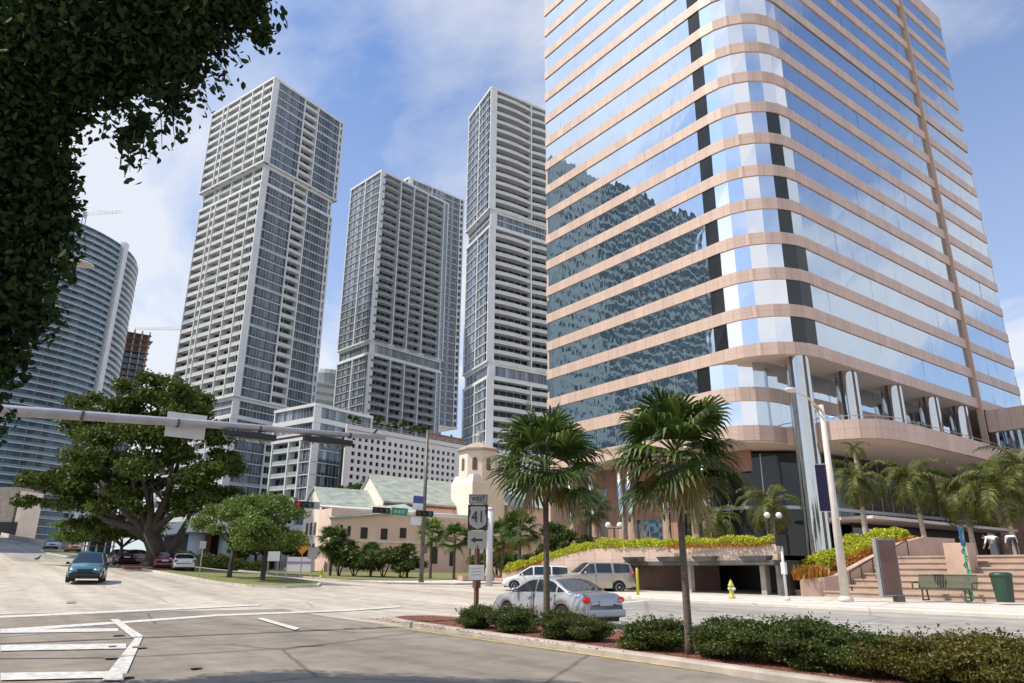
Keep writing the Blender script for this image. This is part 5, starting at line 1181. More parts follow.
# local: x along bench length after rotation; front towards -X world
bl_=2.25
for k in range(16):
    pass
mb=MB()
for k in range(22): x=-bl_/2+k*bl_/21.5; mb.box(x,-.04,.44,x+.085,.44,.47)
obj('seat',mb,'benchgreen',bn); mb=MB()
for k in range(22): x=-bl_/2+k*bl_/21.5; mb.add([(x,.42,.5),(x+.085,.42,.5),(x+.085,.56,.98),(x,.56,.98),(x,.44,.5),(x+.085,.44,.5),(x+.085,.58,.98),(x,.58,.98)],[(0,1,2,3),(7,6,5,4),(0,4,5,1),(1,5,6,2),(2,6,7,3),(3,7,4,0)])
mb.tube([(-bl_/2,.57,.99),(bl_/2,.57,.99)],.03,8); mb.tube([(-bl_/2,.43,.5),(bl_/2,.43,.5)],.025,8); obj('backrest',mb,'benchgreen',bn)
for x in (-.82,.82):
    mb=MB(); mb.tube([(x,.02,0),(x,.06,.44)],.035,8); mb.tube([(x,.5,0),(x,.42,.44)],.035,8); mb.tube([(x,-.02,.02),(x,.55,.02)],.03,6); obj('leg',mb,'benchgreen',bn)
for x in (-1.15,1.15):
    mb=MB(); mb.tube([(x,.0,.44),(x,-.02,.66),(x,.12,.70),(x,.48,.70)],.03,8); obj('armrest',mb,'benchgreen',bn)
# bin
g=G(1006,603,.13); bi=thing('litter_bin','dark green ribbed litter bin at the right end of the pavement','litter bin',g); mb=MB()
n=28; o_=[]
for z_,r_ in ((.03,.33),(.95,.41)):
    for k in range(n): a=2*math.pi*k/n; rr=r_*(1+(.03 if k%2 else 0)); mb.v.append((rr*math.cos(a),rr*math.sin(a),z_))
for k in range(n): mb.f.append((k,(k+1)%n,n+(k+1)%n,n+k)); mb.m.append(0)
obj('body',mb,'binGreen',bi); mb=MB(); mb.lathe((0,0,.95),[(.44,0),(.45,.05),(.42,.12),(.3,.16),(.28,.13)],24); obj('lid',mb,'binGreen',bi,smooth=True); bi.scale=(.86,.86,1.0)
# green twisted art pole
g=G(973,600,.13); ga=thing('green_pole','spindly bright green painted pole right of the bench','pole',g); D0=g[0]*math.sin(AZ)+g[1]*math.cos(AZ); zt_=atD(965,525,D0)[2]-g[2]; mb=MB()
mb.tube([(0,0,0),(0,0,zt_*.97)],.045,8); 
for k in range(26): a=k*.9; z_=zt_*(.08+.035*k); 
pts=[(.10*math.cos(k*.8)*(1.1-.3*k/40),.10*math.sin(k*.8)*(1.1-.3*k/40),zt_*(.03+.0235*k)) for k in range(40)]; mb.tube(pts,.028,6); obj('twisted_shaft',mb,'greenpaint',ga)
mb=MB(); mb.box(-.15,-.03,zt_*.72,.2,.03,zt_*.98); o=obj('top_sign',mb,'signblue',ga); 
mb=MB(); mb.box(-.1,-.045,zt_*.80,.1,.045,zt_*.93); obj('emblem',mb,'greenpaint',ga)
# twin globe lamps
def globes(px,py,D,label):
    c=atD(px,py,D); z0=zB-.5; t=thing('globe_lamp',label,'lamp',(c[0],c[1],z0)); mb=MB(); h=c[2]-z0; mb.tube([(0,0,0),(0,0,h-.1)],.05,8); mb.tube([(-.36,.27,h-.15),(.36,-.27,h-.15)],.03,6); obj('post',mb,'darksteel',t)
    for s in (-1,1): mb=MB(); mb.ball((s*.30,-s*.22,h+.05),.19,14,10); obj('globe',mb,'globe',t,smooth=True)
    return t
globes(773,516,46,'twin white globe lamp left of the big polished column'); globes(614,526,47,'twin white globe lamp between the two large fan palms')
globes(614.5,526.5,47,'')if 0 else None
# small signs near the church
def post_sign(px,py,h,w,hs,m,label,nm='small_sign',diamond=False,two=False):
    g=G(px,py,.15); t=thing(nm,label,'sign',g); mb=MB(); r0=Vector((math.cos(AZ),-math.sin(AZ),0))
    for s in ((-.4,.4) if two else (0,)): mb.tube([(r0.x*w*s,r0.y*w*s,0),(r0.x*w*s,r0.y*w*s,h)],.04,6)
    obj('post',mb,'steel',t); mb=MB(); n0=Vector((-math.sin(AZ),-math.cos(AZ),0)); c=Vector((0,0,h-.05))+n0*.07
    if diamond: B_=basis(c,r0,n0); q=[(0,-w/2),(w/2,0),(0,w/2),(-w/2,0)]; mb.add([tuple(B_@Vector((x,y,z))) for z in (0,.02) for x,y in q],[(0,1,2,3),(4,5,6,7),(0,1,5,4),(1,2,6,5),(2,3,7,6),(3,0,4,7)])
    else: lbox(mb,c,r0,n0,-w/2,w/2,-hs/2,hs/2,-.01,.01)
    obj('panel',mb,m,t); return t
post_sign(300,578,2.3,1.15,1.1,'orange','orange diamond warning sign before the church porch','warning_sign',True)
post_sign(272,575,1.5,1.0,.75,'signwhite','white panel sign on two legs under the small trees',two=True)
post_sign(311,577,1.9,.8,.9,'signgrey','grey square sign on a thin post by the church porch')
g=G(298,576,.15); hb=thing('banner_tent','white and mauve banner low on the lawn before the church porch','banner',g); mb=MB(); mb.obox((-.8,.6),(.8,-.6),-.03,.03,.35,1.5,0); obj('banner_cloth',mb,'signwhite',hb); mb=MB(); mb.obox((-.78,.585),(.78,-.585),.034,.04,.95,1.15); obj('mauve_stripe',mb,M.setdefault('mauve',mat('mauve_print',(.3,.2,.42),.7)),hb)
mb=MB(); mb.tube([(-.8,.6,0),(-.8,.6,1.5)],.04,6); mb.tube([(.8,-.6,0),(.8,-.6,1.5)],.04,6); obj('legs',mb,'steel',hb)
post_sign(199,577,2.2,.45,.5,'signgrey','small grey parking sign on the island between the oak and the paired trees')
# fence and low walls on the church corner
fz_=terr(44,56); fn=thing('iron_fence','dark iron railing fence along the church garden','fence',(50,58,fz_)); mb=MB()
pA=(40.5,57.5); pB=(62,60.5)
for k in range(90): q=lerp2(pA,pB,k/89); mb.box(q[0]-.02,q[1]-.02,fz_,q[0]+.02,q[1]+.02,fz_+1.7)
for z_ in (.25,1.55): mb.obox(pA,pB,-.03,.03,fz_+z_,fz_+z_+.06)
obj('railings',mb,'darksteel',fn,world=True)
for k in range(6): q=lerp2(pA,pB,k/5); mb=MB(); mb.box(q[0]-.3,q[1]-.3,fz_-.1,q[0]+.3,q[1]+.3,fz_+1.95); mb.box(q[0]-.38,q[1]-.38,fz_+1.95,q[0]+.38,q[1]+.38,fz_+2.1); obj('pillar',mb,'churchcream',fn,world=True)
wallbox('kerb_wall',[(33,51),(40,51.5)],.55,.6,'stoneplain','low red-pink planter wall by the steel pole','low wall')
wallbox('brick_steps',[(36,49),(48,50.4)],.4,2.6,'steps','broad low stone step behind the far signal pole','step')
# left lamp head showing beside the foreground crown
hd=atD(78,263,16); ll=thing('street_lamp','street lamp whose pale head shows beside the dark foreground crown','street lamp',(hd[0]-3.4,hd[1]-.4,0)); mb=MB(); bx0=hd[0]-3.4
mb.tube([(bx0,hd[1]-.4,0),(bx0,hd[1]-.4,hd[2]-.5)],[.14,.09],12); mb.tube([(bx0,hd[1]-.4,hd[2]-.6),((bx0+hd[0])/2,hd[1]-.2,hd[2]+.05),(hd[0],hd[1],hd[2]+.06)],[.06,.05,.04],8); obj('pole',mb,'steel',ll,smooth=True,world=True)
mb=MB(); mb.ball((hd[0],hd[1],hd[2]),(.36,.17,.09),16,8); obj('lamp_head',mb,'polecream',ll,smooth=True,world=True)

# ================================================================== PEOPLE
def person(label,loc,rz,shirt,bend=1.2):
    t=thing('person',label,'person',loc,rz)
    hip=Vector((0,0,.92)); f=math.sin(bend); u=math.cos(bend)
    ch_=hip+Vector((.48*f,0,.48*u)); nk=ch_+Vector((.12*f,0,.10*u)); hd_=nk+Vector((.16*f,0,.12*u-.02))
    J=dict(pel=hip,sp=hip.lerp(ch_,.5),ch=ch_,nk=nk,hd=hd_); V=[hip,hip.lerp(ch_,.5),ch_,nk,hd_,hd_+Vector((.10*f,0,.06*u))]; Rr=[.15,.14,.16,.06,.095,.07]; Ed=[(0,1),(1,2),(2,3),(3,4),(4,5)]
    for s in (1,-1):
        k=len(V); V+=[hip+Vector((0,.10*s,-.06)),Vector((.05,.12*s,.48)),Vector((-.02,.13*s,.08)),Vector((.16,.14*s,.04))]; Rr+=[.10,.065,.045,.04]; Ed+=[(0,k),(k,k+1),(k+1,k+2),(k+2,k+3)]
        k=len(V); V+=[ch_+Vector((0,.19*s,0)),ch_+Vector((.08,.24*s,-.28)),ch_+Vector((.22,.2*s,-.5)),ch_+Vector((.28,.19*s,-.57))]; Rr+=[.06,.045,.035,.03]; Ed+=[(2,k),(k,k+1),(k+1,k+2),(k+2,k+3)]
    me=bpy.data.meshes.new('body'); me.from_pydata([tuple(v) for v in V],Ed,[]); o=bpy.data.objects.new('body',me); COL.objects.link(o); o.parent=t
    m1=o.modifiers.new('skin','SKIN'); 
    for i,r in enumerate(Rr): me.skin_vertices[0].data[i].radius=(r,r)
    me.skin_vertices[0].data[0].use_root=True
    o.modifiers.new('sub','SUBSURF').levels=2; o.modifiers['sub'].render_levels=2; me.materials.append(M['skin'])
    dg=bpy.context.evaluated_depsgraph_get(); dg.update(); m2=bpy.data.meshes.new_from_object(o.evaluated_get(dg)); o.modifiers.clear(); o.data=m2; 
    if not m2.materials: m2.materials.append(M['skin'])
    m2.materials.append(M['trouser']); m2.materials.append(M[shirt]); inv=(ch_-hip).normalized()
    for p in m2.polygons:
        c=p.center; s=(c-hip).dot(inv); p.use_smooth=True
        if c.z<.12: p.material_index=1
        elif c.z<.98 and s<.06 : p.material_index=1
        elif s<.66 and (c-nk).length>.07 and c.z>ch_.z-.3: p.material_index=2
    mb=MB(); mb.ball(tuple(hd_+Vector((-.01,0,.045))),(.105,.09,.085),12,8); obj('hair',mb,'black',t,smooth=True); return t
p=atZ(1004,557,2.5); person('person in a white shirt bending forward on the plaza edge, left of the pair',(42.8,15.5,PZ),R_(75),'shirt',1.45)
person('person in a white shirt bending forward on the plaza edge, right of the pair',(43.0,14.95,PZ),R_(25),'shirt',1.4)
# ================================================================== PALMS
def fanpalm(label,base,h,cr,nf=34,seed=1,group='fan palms in the median',tr=.13,lean=(0,0),leaf='lf_palm',dry=5):
    g=random.Random(seed); t=thing('fan_palm',label,'palm tree',base,0,group); mb=MB()
    pts=[(lean[0]*s*s*h,lean[1]*s*s*h,h*s-.1) for s in (0,.1,.3,.6,.85,1)]; mb.tube(pts,[tr*1.35,tr*1.05,tr*.95,tr*.85,tr*.9,tr*.8],12); obj('trunk',mb,'palmbark',t,smooth=True)
    top=Vector(pts[-1]); mg=MB(); md=MB()
    for i in range(nf+dry):
        d_=i>=nf; mb=md if d_ else mg
        az=i*2.399+g.uniform(-.3,.3); f=(i+.5)/nf if not d_ else 1.0; el=1.35-1.85*(f**.95)+g.uniform(-.15,.15) if not d_ else g.uniform(-1.25,-.8)
        d=Vector((math.cos(az)*math.cos(el),math.sin(az)*math.cos(el),math.sin(el))); pl=cr*g.uniform(.34,.58)*(1 if not d_ else .7)
        base_=top+Vector((0,0,-.05-.25*f)); p1=base_+d*pl+Vector((0,0,-.06*pl)); mb.tube([base_,base_.lerp(p1,.5)+Vector((0,0,.04*pl)),p1],[.02,.014,.01],4)
        side=d.cross(Vector((0,0,1))); side=side.normalized() if side.length>.05 else Vector((1,0,0)); up=side.cross(d).normalized(); roll=g.uniform(-.5,.5); side=(side*math.cos(roll)+up*math.sin(roll)).normalized(); up=side.cross(d).normalized()
        fl=cr*g.uniform(.5,.62); ns=22
        for k in range(ns):
            a=(k/(ns-1)-.5)*2*1.75; dd=(d*math.cos(a)+side*math.sin(a)).normalized(); w=dd.cross(up).normalized()*fl*.04; L=fl*(1-.22*abs(a)/2)*g.uniform(.88,1.05)
            q0=p1; q1=p1+dd*L*.5+up*L*.06; q2=p1+dd*L*.8+up*L*.02-Vector((0,0,L*.10)); q3=p1+dd*L*.96-Vector((0,0,L*.32*g.uniform(.5,1.3)))
            mb.add([q0,q1-w,q1+w,q2-w*.75,q2+w*.75,q3],[(0,1,2),(1,3,4,2),(3,5,4)])
    obj('crown',mg,leaf,t)
    if dry: obj('dead_fronds',md,'lf_palmdry',t)
    return t
def featherpalm(label,base,h,cr,nf=17,seed=1,group='feather palms on the plaza',tr=.16,lean=(0,0),leaf='lf_royal',wind=(0,0)):
    g=random.Random(seed); t=thing('feather_palm',label,'palm tree',base,0,group); mb=MB()
    pts=[(lean[0]*s*s*h,lean[1]*s*s*h,h*s-.1) for s in (0,.1,.3,.6,.85,1)]; mb.tube(pts,[tr*1.3,tr*1.1,tr,tr*.85,tr*.75,tr*.65],12); obj('trunk',mb,'palmgrey',t,smooth=True)
    top=Vector(pts[-1]); mb=MB(); mb.tube([top-Vector((0,0,.1)),top+Vector((0,0,cr*.22)),top+Vector((0,0,cr*.4))],[tr*.65,tr*.5,tr*.15],10); obj('crownshaft',mb,'lf_lime',t,smooth=True)
    mb=MB(); top=top+Vector((0,0,cr*.3))
    for i in range(nf):
        az=i*2.399+g.uniform(-.3,.3); f=(i+.5)/nf; el=1.3-1.75*f+g.uniform(-.12,.12); L=cr*g.uniform(.95,1.15)
        h_=Vector((math.cos(az)+wind[0],math.sin(az)+wind[1],0)).normalized(); P=[]; p=top.copy(); e=el; n=9
        for k in range(n+1):
            P.append(p.copy()); p=p+(h_*math.cos(e)+Vector((0,0,math.sin(e))))*L/n; e-=(.16+.10*f)+(.03*k*.5)
        mb.tube(P,[.03*(1-k/(n+1))+.004 for k in range(n+1)],4)
        sd=h_.cross(Vector((0,0,1)))
        for k in range(1,n*4):
            s=k/(n*4); j=int(s*n); u=s*n-j; q=P[j].lerp(P[j+1],u); dv=(P[j+1]-P[j]).normalized(); ll=cr*.30*math.sin(math.pi*min(1,s*.8+.16))**.6*g.uniform(.85,1.1)
            for sg in (1,-1):
                dd=(sd*sg+dv*.75+Vector((0,0,g.uniform(.0,.35)))).normalized(); m=q+dd*ll*.5; e_=q+dd*ll*.9-Vector((0,0,ll*.45)); w=dv*.022*cr/2
                mb.add([q-w*.6,q+w*.6,m+w,m-w,e_],[(0,1,2,3),(3,2,4)])
    obj('crown',mb,leaf,t); return t
fanpalm('bushy fan palm rising in front of the silver sedan near the route sign',(13.1,atX(547,640,13.1)[1],.13),4.62,1.95,34,3,tr=.09,dry=3,lean=(-.004,.0))
b_=atX(690,656,11.5)
fanpalm('large fan palm with a tan dead frond, nearest to the camera right of the sedan',(11.5,b_[1],.13),atD(684,440,b_[0]*math.sin(AZ)+b_[1]*math.cos(AZ))[2]-.13,1.62,36,8,tr=.075,dry=4,lean=(-.01,.006))
# plaza palms
defs=[((858,480),47,2.0,'feather palm just right of the lamp post banner',(.0,.0)),((912,480),46,2.2,'second feather palm right of the lamp post, above the cheek wall',(-.04,.03)),((962,493),45,2.2,'feather palm behind the upright granite block',(-.03,.02)),((1000,488),42.5,2.4,'feather palm above the two bending people',(-.04,.04)),((1022,470),44.5,2.4,'feather palm cut by the right edge of the picture',(-.02,.02)),((770,505),55,2.3,'feather palm in front of the lobby glass left of the polished column',(0,0)),((716,520),55,2.0,'short feather palm behind the nearest fan palm trunk',(0,0))]
for i,((px,py),D,cr,lab,ln) in enumerate(defs):
    c=atD(px,py,D); zb_=zB-.5 if c[0]<40 else PZ; h=c[2]-zb_-cr*.3; featherpalm(lab,(c[0]-ln[0]*h,c[1]-ln[1]*h,zb_),h,cr*1.2,24,20+i,lean=ln,wind=(-.25,.2))
featherpalm('slim feather palm whose crown pokes up before the terrace wall',(*atD(856,462,50)[:2],PZ),atD(852,452,50)[2]-PZ,1.3,9,77)
# church-side palms and greenery
defs=[(503,535,62,1.9,.5,'fan palm right of the pale signal pole','lf_mid'),(520,528,60,2.2,.5,'fan palm behind the left side of the sedan palm crown','lf_mid'),(590,505,60,2.2,.5,'fan palm behind the ramp wall left of the brown piers','lf_mid'),(455,535,66,1.8,.5,'fan palm left of the route sign before the church wall','lf_mid'),(432,530,67,1.7,.5,'slender fan palm just right of the tall steel pole','lf_lime'),(408,553,70,1.5,.5,'small palm left of the tall steel pole by the church','lf_palm'),(372,552,72,1.5,.5,'small palm among dark shrubs under the church windows','lf_palm'),(333,538,74,2.1,.5,'bushy palm in front of the church porch corner','lf_mid')]
for i,(px,py,D,cr,_,lab,leaf) in enumerate(defs):
    c=atD(px,py,D); zb_=terr(c[0],c[1]) if c[0]<34 or c[1]>44 else PZ
    fanpalm(lab,(c[0],c[1],zb_),c[2]-zb_,cr,26,40+i,group='palms beside the church and ramp',tr=.13,leaf=leaf,dry=2)
def bush(px,py,D,rx,rz,leaf,n,ls,label,seed,cat='shrub',ry=None,group=None,name='shrub'):
    c=atD(px,py,D); zb_=terr(c[0],c[1]); 
    t=thing(name,label,cat,(c[0],c[1],zb_),0,group); bl=crownblobs((0,0,rz*.9),rx,ry or rx,rz,9,.42,seed,-.3); leafmesh('foliage',blobpts(bl,n,.4),ls,leaf,t,aspect=.6)
    mb=MB()
    for k in range(5): a=k*1.3; mb.tube([(0,0,-.1),(rx*.3*math.cos(a),rx*.3*math.sin(a),rz),(rx*.5*math.cos(a),rx*.5*math.sin(a),rz*1.3)],[.06,.04,.01],5)
    obj('stems',mb,'bark',t); return t
bush(355,565,74,2.6,1.6,'lf_hedge',5000,.28,'wide dark shrub at the left under the church windows',1)
bush(384,563,72,2.5,1.7,'lf_hedge',5000,.28,'round dark shrub between two small palms under the church windows',2)
bush(402,562,70,2.2,1.5,'lf_hedge',4200,.28,'dark shrub just left of the tall steel pole base',3)
bush(340,560,74,2.2,2.2,'lf_mid',4200,.3,'leafy green shrub beneath the bushy palm at the church porch',4)
bush(552,535,64,3.0,2.6,'lf_mid',6000,.3,'green tree-like shrub behind the sedan palm trunk',5)
bush(575,540,60,2.4,2.0,'lf_hedge',4500,.28,'dark shrub left of the brown granite piers',6)
bush(520,560,64,2.6,1.4,'lf_mid',4200,.26,'green shrub behind the low end of the ramp wall',7)
bush(498,565,66,2.6,1.6,'lf_mid',4200,.26,'green shrub right behind the pale signal pole',8)
# hedges below the lobby
for i,(px0,px1,py,lab) in enumerate(((170,228,558,'clipped dark hedge before the lobby columns, left length'),(200,268,562,'clipped dark hedge before the lobby columns, right length'))):
    a=atD(px0,py,98-i*8); b=atD(px1,py,98-i*8); z_=terr(a[0],a[1]); strip([(a[0],a[1],z_),(b[0],b[1],terr(b[0],b[1]))],2.2,1.9-i*.5,7000,.22,'lf_hedge','clipped_hedge',lab,'hedge')
# big oak
ob_=(14.2,71.7); oz=terr(*ob_)+.14
ok=thing('oak_tree','huge spreading dark oak tree on the grass island left of centre','tree',(ob_[0],ob_[1],oz))
g_=random.Random(5); D0=ob_[0]*math.sin(AZ)+ob_[1]*math.cos(AZ)
def okp(px,py,dd=0): c=atD(px,py,D0+dd); return (c[0]-ob_[0],c[1]-ob_[1],c[2]-oz)
bl=[]
for px,py,r,dd in ((150,410,3.2,0),(110,425,3.0,3),(185,420,3.0,2),(205,455,2.8,0),(215,485,2.5,-2),(85,455,3.0,1),(60,472,2.4,2),(125,455,3.4,-3),(165,455,3.2,-3),(45,478,1.7,-1),(100,480,3.0,3),(135,490,2.4,3),(185,490,2.6,2),(70,497,2.2,0),(225,460,1.8,1),(140,392,2.2,1),(170,395,2.0,-2),(95,402,1.9,2),(205,500,2.2,-1),(90,510,2.0,1),(120,500,1.9,-3),(222,505,1.9,2),(195,425,2.3,-3),(33,497,1.4,0)):
    c=okp(px,py,dd); bl.append((c[0],c[1],c[2],r*1.3,r*1.3,r*.85))
bl2=[]
for b in bl:
    for k in range(5):
        d=np.random.default_rng(int(abs(b[0]*100+b[2]*37))+k).normal(size=3); d/=np.linalg.norm(d); bl2.append((b[0]+d[0]*b[3]*.75,b[1]+d[1]*b[4]*.75,b[2]+d[2]*b[5]*.8,b[3]*.5,b[4]*.5,b[5]*.42))
leafmesh('crown',blobpts(bl2,78000,.3),.34,'lf_oak',ok,aspect=.6)
mb=MB(); fk=okp(150,532)
mb.tube([(0,0,-.3),(0,0,.3),(.1,0,1.5),fk],[1.25,.95,.78,.75],14)
for px,py,dd in ((115,500,2),(100,480,-2),(130,455,0),(155,440,2),(175,455,-2),(195,470,1),(205,490,-1),(175,500,2),(140,470,-3),(90,505,0),(70,495,1),(185,440,3)):
    e=Vector(okp(px,py,dd)); f=Vector(fk); m_=f.lerp(e,.45)+Vector((g_.uniform(-.6,.6),g_.uniform(-.6,.6),-.5)); mb.tube([f-Vector((0,0,.6)),f.lerp(m_,.5),m_,m_.lerp(e,.6),e],[.5,.36,.27,.17,.07],8)
    for k in range(3): s=m_.lerp(e,g_.uniform(0,.7)); d=Vector((g_.uniform(-1,1),g_.uniform(-1,1),g_.uniform(.1,.8)))*2; mb.tube([s,s+d*.6,s+d],[.14,.08,.03],5)
e=Vector(okp(178,540,0)); mb.tube([Vector((.5,0,.8)),Vector((.5,0,.8)).lerp(e,.5)-Vector((0,0,.5)),e,Vector(okp(190,515,0))],[.6,.5,.4,.15],8)
obj('trunk',mb,'bark',ok,smooth=True)
# paired small trees
def smalltree(px,py,ptop,w,label,leaf,n,seed,group='paired small trees on the grass island',ls=.2):
    g=G(px,py,.14); D=g[0]*math.sin(AZ)+g[1]*math.cos(AZ); h=atD(px,ptop,D)[2]-g[2]; return tree(label,g,h,w,h*.38,leaf,n,ls,r0=.17,nb=20,seed=seed,group=group,name='small_tree',trunk_h=h*.32,br=.34,low=-.75)
smalltree(229,577,487,3.3,'light green small tree, left one of the pair on the grass island','lf_lime',14000,11)
smalltree(262,580,489,3.2,'light green small tree, right one of the pair nearest the island tip','lf_lime',14000,12)
smalltree(118,562,512,4.5,'dark small tree with a dark trunk left of the oak','lf_oak',7000,13,'small trees left of the oak',.3)
smalltree(97,557,516,5.0,'yellow-green small tree directly above the teal minivan','lf_lime',7000,14,'small trees left of the oak',.32)
for i,(px,D,top,w,lf,lab) in enumerate(((278,100,520,4,'lf_mid','green tree behind the paired small trees'),(255,105,530,4,'lf_mid','low green tree behind the paired small trees beside the hedge'),(300,104,540,2.6,'lf_mid','small leafy tree left of the church porch'),(355,132,474,5,'lf_mid','green tree rising behind the church between porch and nave'),(343,134,482,4,'lf_oak','darker green tree behind the church porch roof'),(240,150,505,6,'lf_oak','dark green tree between the oak crown and the glass block'))):
    c=atD(px,560,D); z_=terr(c[0],c[1]); h=atD(px,top,D)[2]-z_; tree(lab,(c[0],c[1],z_),h,w,min(h*.42,w),lf,6500,.42,r0=.25,nb=14,seed=30+i,group=None,name='tree',low=-.6)
# roof garden
n_gx,n_gy=gd[1],-gd[0]
for i,(t_,h) in enumerate(((.05,2.2),(.16,3.3),(.21,2.4),(.27,3.4),(.32,2.6),(.37,3.1))):
    q=lerp2(Bp,Cp,t_); q=(q[0]-n_gx*2.2,q[1]-n_gy*2.2); tree('roof garden tree number %s from the left on the white garage'%('one two three four five six'.split()[i]),(q[0],q[1],gz-.95),h+1.6,1.7,1.5,'lf_mid',1300,.38,r0=.1,nb=7,seed=60+i,group='trees on the garage roof',name='roof_tree')
# median shrubs
def shrub_mesh(seed,leaf,n=24000,ls=.05):
    t=thing('median_shrub','','shrub',(0,0,0)); bl=crownblobs((0,0,.36),.72,.72,.36,34,.42,seed,-.95)
    g=np.random.default_rng(seed); pts=blobpts(bl,n,.45)
    tips=[]
    for k in range(60):
        a=g.uniform(0,6.28); r=g.uniform(.1,.62); x,y=r*math.cos(a),r*math.sin(a); z=.62*math.sqrt(max(.1,1-(r/.85)**2)); L=g.uniform(.08,.22)
        s=g.random(9)[:,None]; tips.append(np.array([x,y,z])+s*np.array([x*.25,y*.25,L])+g.normal(scale=.018,size=(9,3)))
    pts=np.concatenate([pts]+tips); pts=pts[pts[:,2]>.03]; leafmesh('foliage',pts,ls,leaf,t,aspect=.5)
    mb=MB()
    for k in range(9): a=k*.7; mb.tube([(0,0,-.05),(.2*math.cos(a),.2*math.sin(a),.3),(.42*math.cos(a),.42*math.sin(a),.62)],[.02,.014,.005],5)
    obj('stems',mb,'bark',t); return t
pro=[shrub_mesh(101,'lf_hedge'),shrub_mesh(102,'lf_hedge'),shrub_mesh(103,'lf_hedge2')]
used=[False]*3
SH=[(478,12.1,0,1.0,'first median shrub, at the foot of the route sign'),(513,12.15,1,1.1,'second median shrub, between the route sign and the first palm'),(563,12.0,0,1.08,'third median shrub, just right of the first palm trunk'),(592,12.1,1,.85,'small low shrub under the sedan tail light'),(655,11.95,1,1.12,'lone rounded shrub just left of the nearest palm trunk'),
 (728,11.9,0,1.12,'first shrub of the hedge row right of the nearest palm'),(768,11.95,1,1.18,'second shrub of the hedge row right of the nearest palm'),(812,11.9,0,1.2,'third shrub of the hedge row right of the nearest palm'),(857,11.95,1,1.08,'fourth shrub of the hedge row, with gaps showing the road'),(896,11.9,2,1.0,'bronze-tipped fifth shrub of the hedge row'),(938,11.9,2,1.12,'bronze-tipped shrub sixth in the hedge row'),(985,11.95,2,1.16,'bronze-tipped shrub seventh in the hedge row'),(1030,11.9,2,1.15,'bronze-tipped shrub at the far right edge of the hedge row')]
for i,(px,x,k,s,lab) in enumerate(SH):
    x-=.3; yb=atX(px,640,x)[1]; c=(x,yb,.12)
    if not used[k]: o=pro[k]; used[k]=True; o.location=c; o['label']=lab; o['group']='shrubs planted along the median'; o.rotation_euler=(0,0,i); o.scale=(s*.95,s*.95,s*(.80 if i<5 else .84))
    else: dup(pro[k],c,i*1.3,lab,'shrubs planted along the median',(s*.95,s*.95,s*(.80 if i<5 else .84)*random.uniform(.95,1.05)))
# grass tufts and mulch chips
pts=[]; 
for _ in range(5200):
    y=random.uniform(5,22.5); x=random.uniform(10.7,13.9); pts.append((x,y,.14))
o=leafmesh('mulch_chips',np.array(pts),.05,'lf_mulch',flat=.8,aspect=.35); tag(o,'loose red bark chips spread under the median shrubs','mulch',kind='stuff')
# ================================================================== FOREGROUND TREE (dark, upper left)
FT=(-3.4,13.5); ft=thing('foreground_tree','dark leafy tree framing the upper left corner with a hanging branch','tree',(FT[0],FT[1],0))
bl=[]
def fb(px,py,D,r,rz=None): c=atD(px,py,D); bl.append((c[0],c[1],c[2],r,r,rz or r))
for px,py,D,r in ((-40,330,10,1.0),(-20,250,10,1.15),(5,190,10,1.0),(30,250,10,.75),(20,310,10,.65),(-5,360,10,.5),(48,200,10,.55),(20,130,10,1.0),(-30,150,10.5,1.3),(35,60,9.5,1.2),(-10,30,10,1.3),(80,30,9.5,1.05),(120,15,9.2,.95),(150,60,9.2,.62),(110,85,9.4,.6),(165,25,9.2,.75),(200,30,9.0,.62),(215,0,9,.7),(60,110,9.6,.55),(90,60,9.2,.7),(170,95,9.2,.38),(60,-30,9.5,1.2),(140,-40,9.2,1.0),(220,-40,9,.8),(190,70,9.1,.38),(245,10,8.9,.38),(262,35,8.9,.22),(140,125,9.2,.28),(125,140,9.2,.22),(250,-20,8.9,.5),(55,225,10,.38),(58,170,10,.4),(-60,400,10,1.0)):
    fb(px,py,D,r)
core=blobpts(bl,62000,.25); bk=[(b[0]-.35,b[1]+.75,b[2]+.45,b[3]*.95,b[4]*.95,b[5]*.95) for b in bl if b[3]>.6 and b[0]<1.2]; core=np.concatenate([core,blobpts(bk,42000,.15)])
leafmesh('crown',core+0,.12,'lf_shaded',ft,aspect=.66,world=True,droop=.35,hexa=True)
# twigs with hanging leaves on the outer edge
mb=MB(); lv=[]
for px,py,ex,ey in ((250,20,278,30),(240,35,272,48),(258,5,284,18),(205,65,222,95),(180,100,190,135),(170,105,175,145),(150,120,150,160),(135,130,128,168),(125,135,130,172),(112,110,100,140),(190,80,215,118),(160,110,162,150),(228,40,242,66),(145,135,140,165),(60,245,70,275),(215,60,232,84)):
    a=Vector(atD(px,py,9.1)); b=Vector(atD(ex,ey,9.05)); m_=a.lerp(b,.5)+Vector((0,0,.05)); mb.tube([a,m_,b],[.010,.007,.003],5)
    for k in range(16): s=random.uniform(.15,1.05); q=a.lerp(b,s); lv.append((q.x+random.gauss(0,.07),q.y+random.gauss(0,.07),q.z+random.gauss(-.02,.06)))
leafmesh('hanging_sprays',np.array(lv),.12,'lf_shaded',ft,aspect=.62,world=True,droop=.8,hexa=True)
r0=Vector((FT[0],FT[1],-.1)); fk=Vector((FT[0]+.3,FT[1]-.8,4.2)); mb.tube([r0,r0.lerp(fk,.1),r0.lerp(fk,.6),fk],[.62,.45,.38,.36],14)
for b in bl[:12:4]:
    e=Vector(b[:3]); o1=Vector((fk.x-.9,fk.y+.9,e.z*.75+1.0)); mb.tube([fk,fk.lerp(o1,.5)+Vector((-.3,0,0)),o1,o1.lerp(e,.5)+Vector((0,.4,.1)),e],[.14,.1,.06,.03,.008],6)
obj('trunk',mb,'bark',ft,smooth=True,world=True)
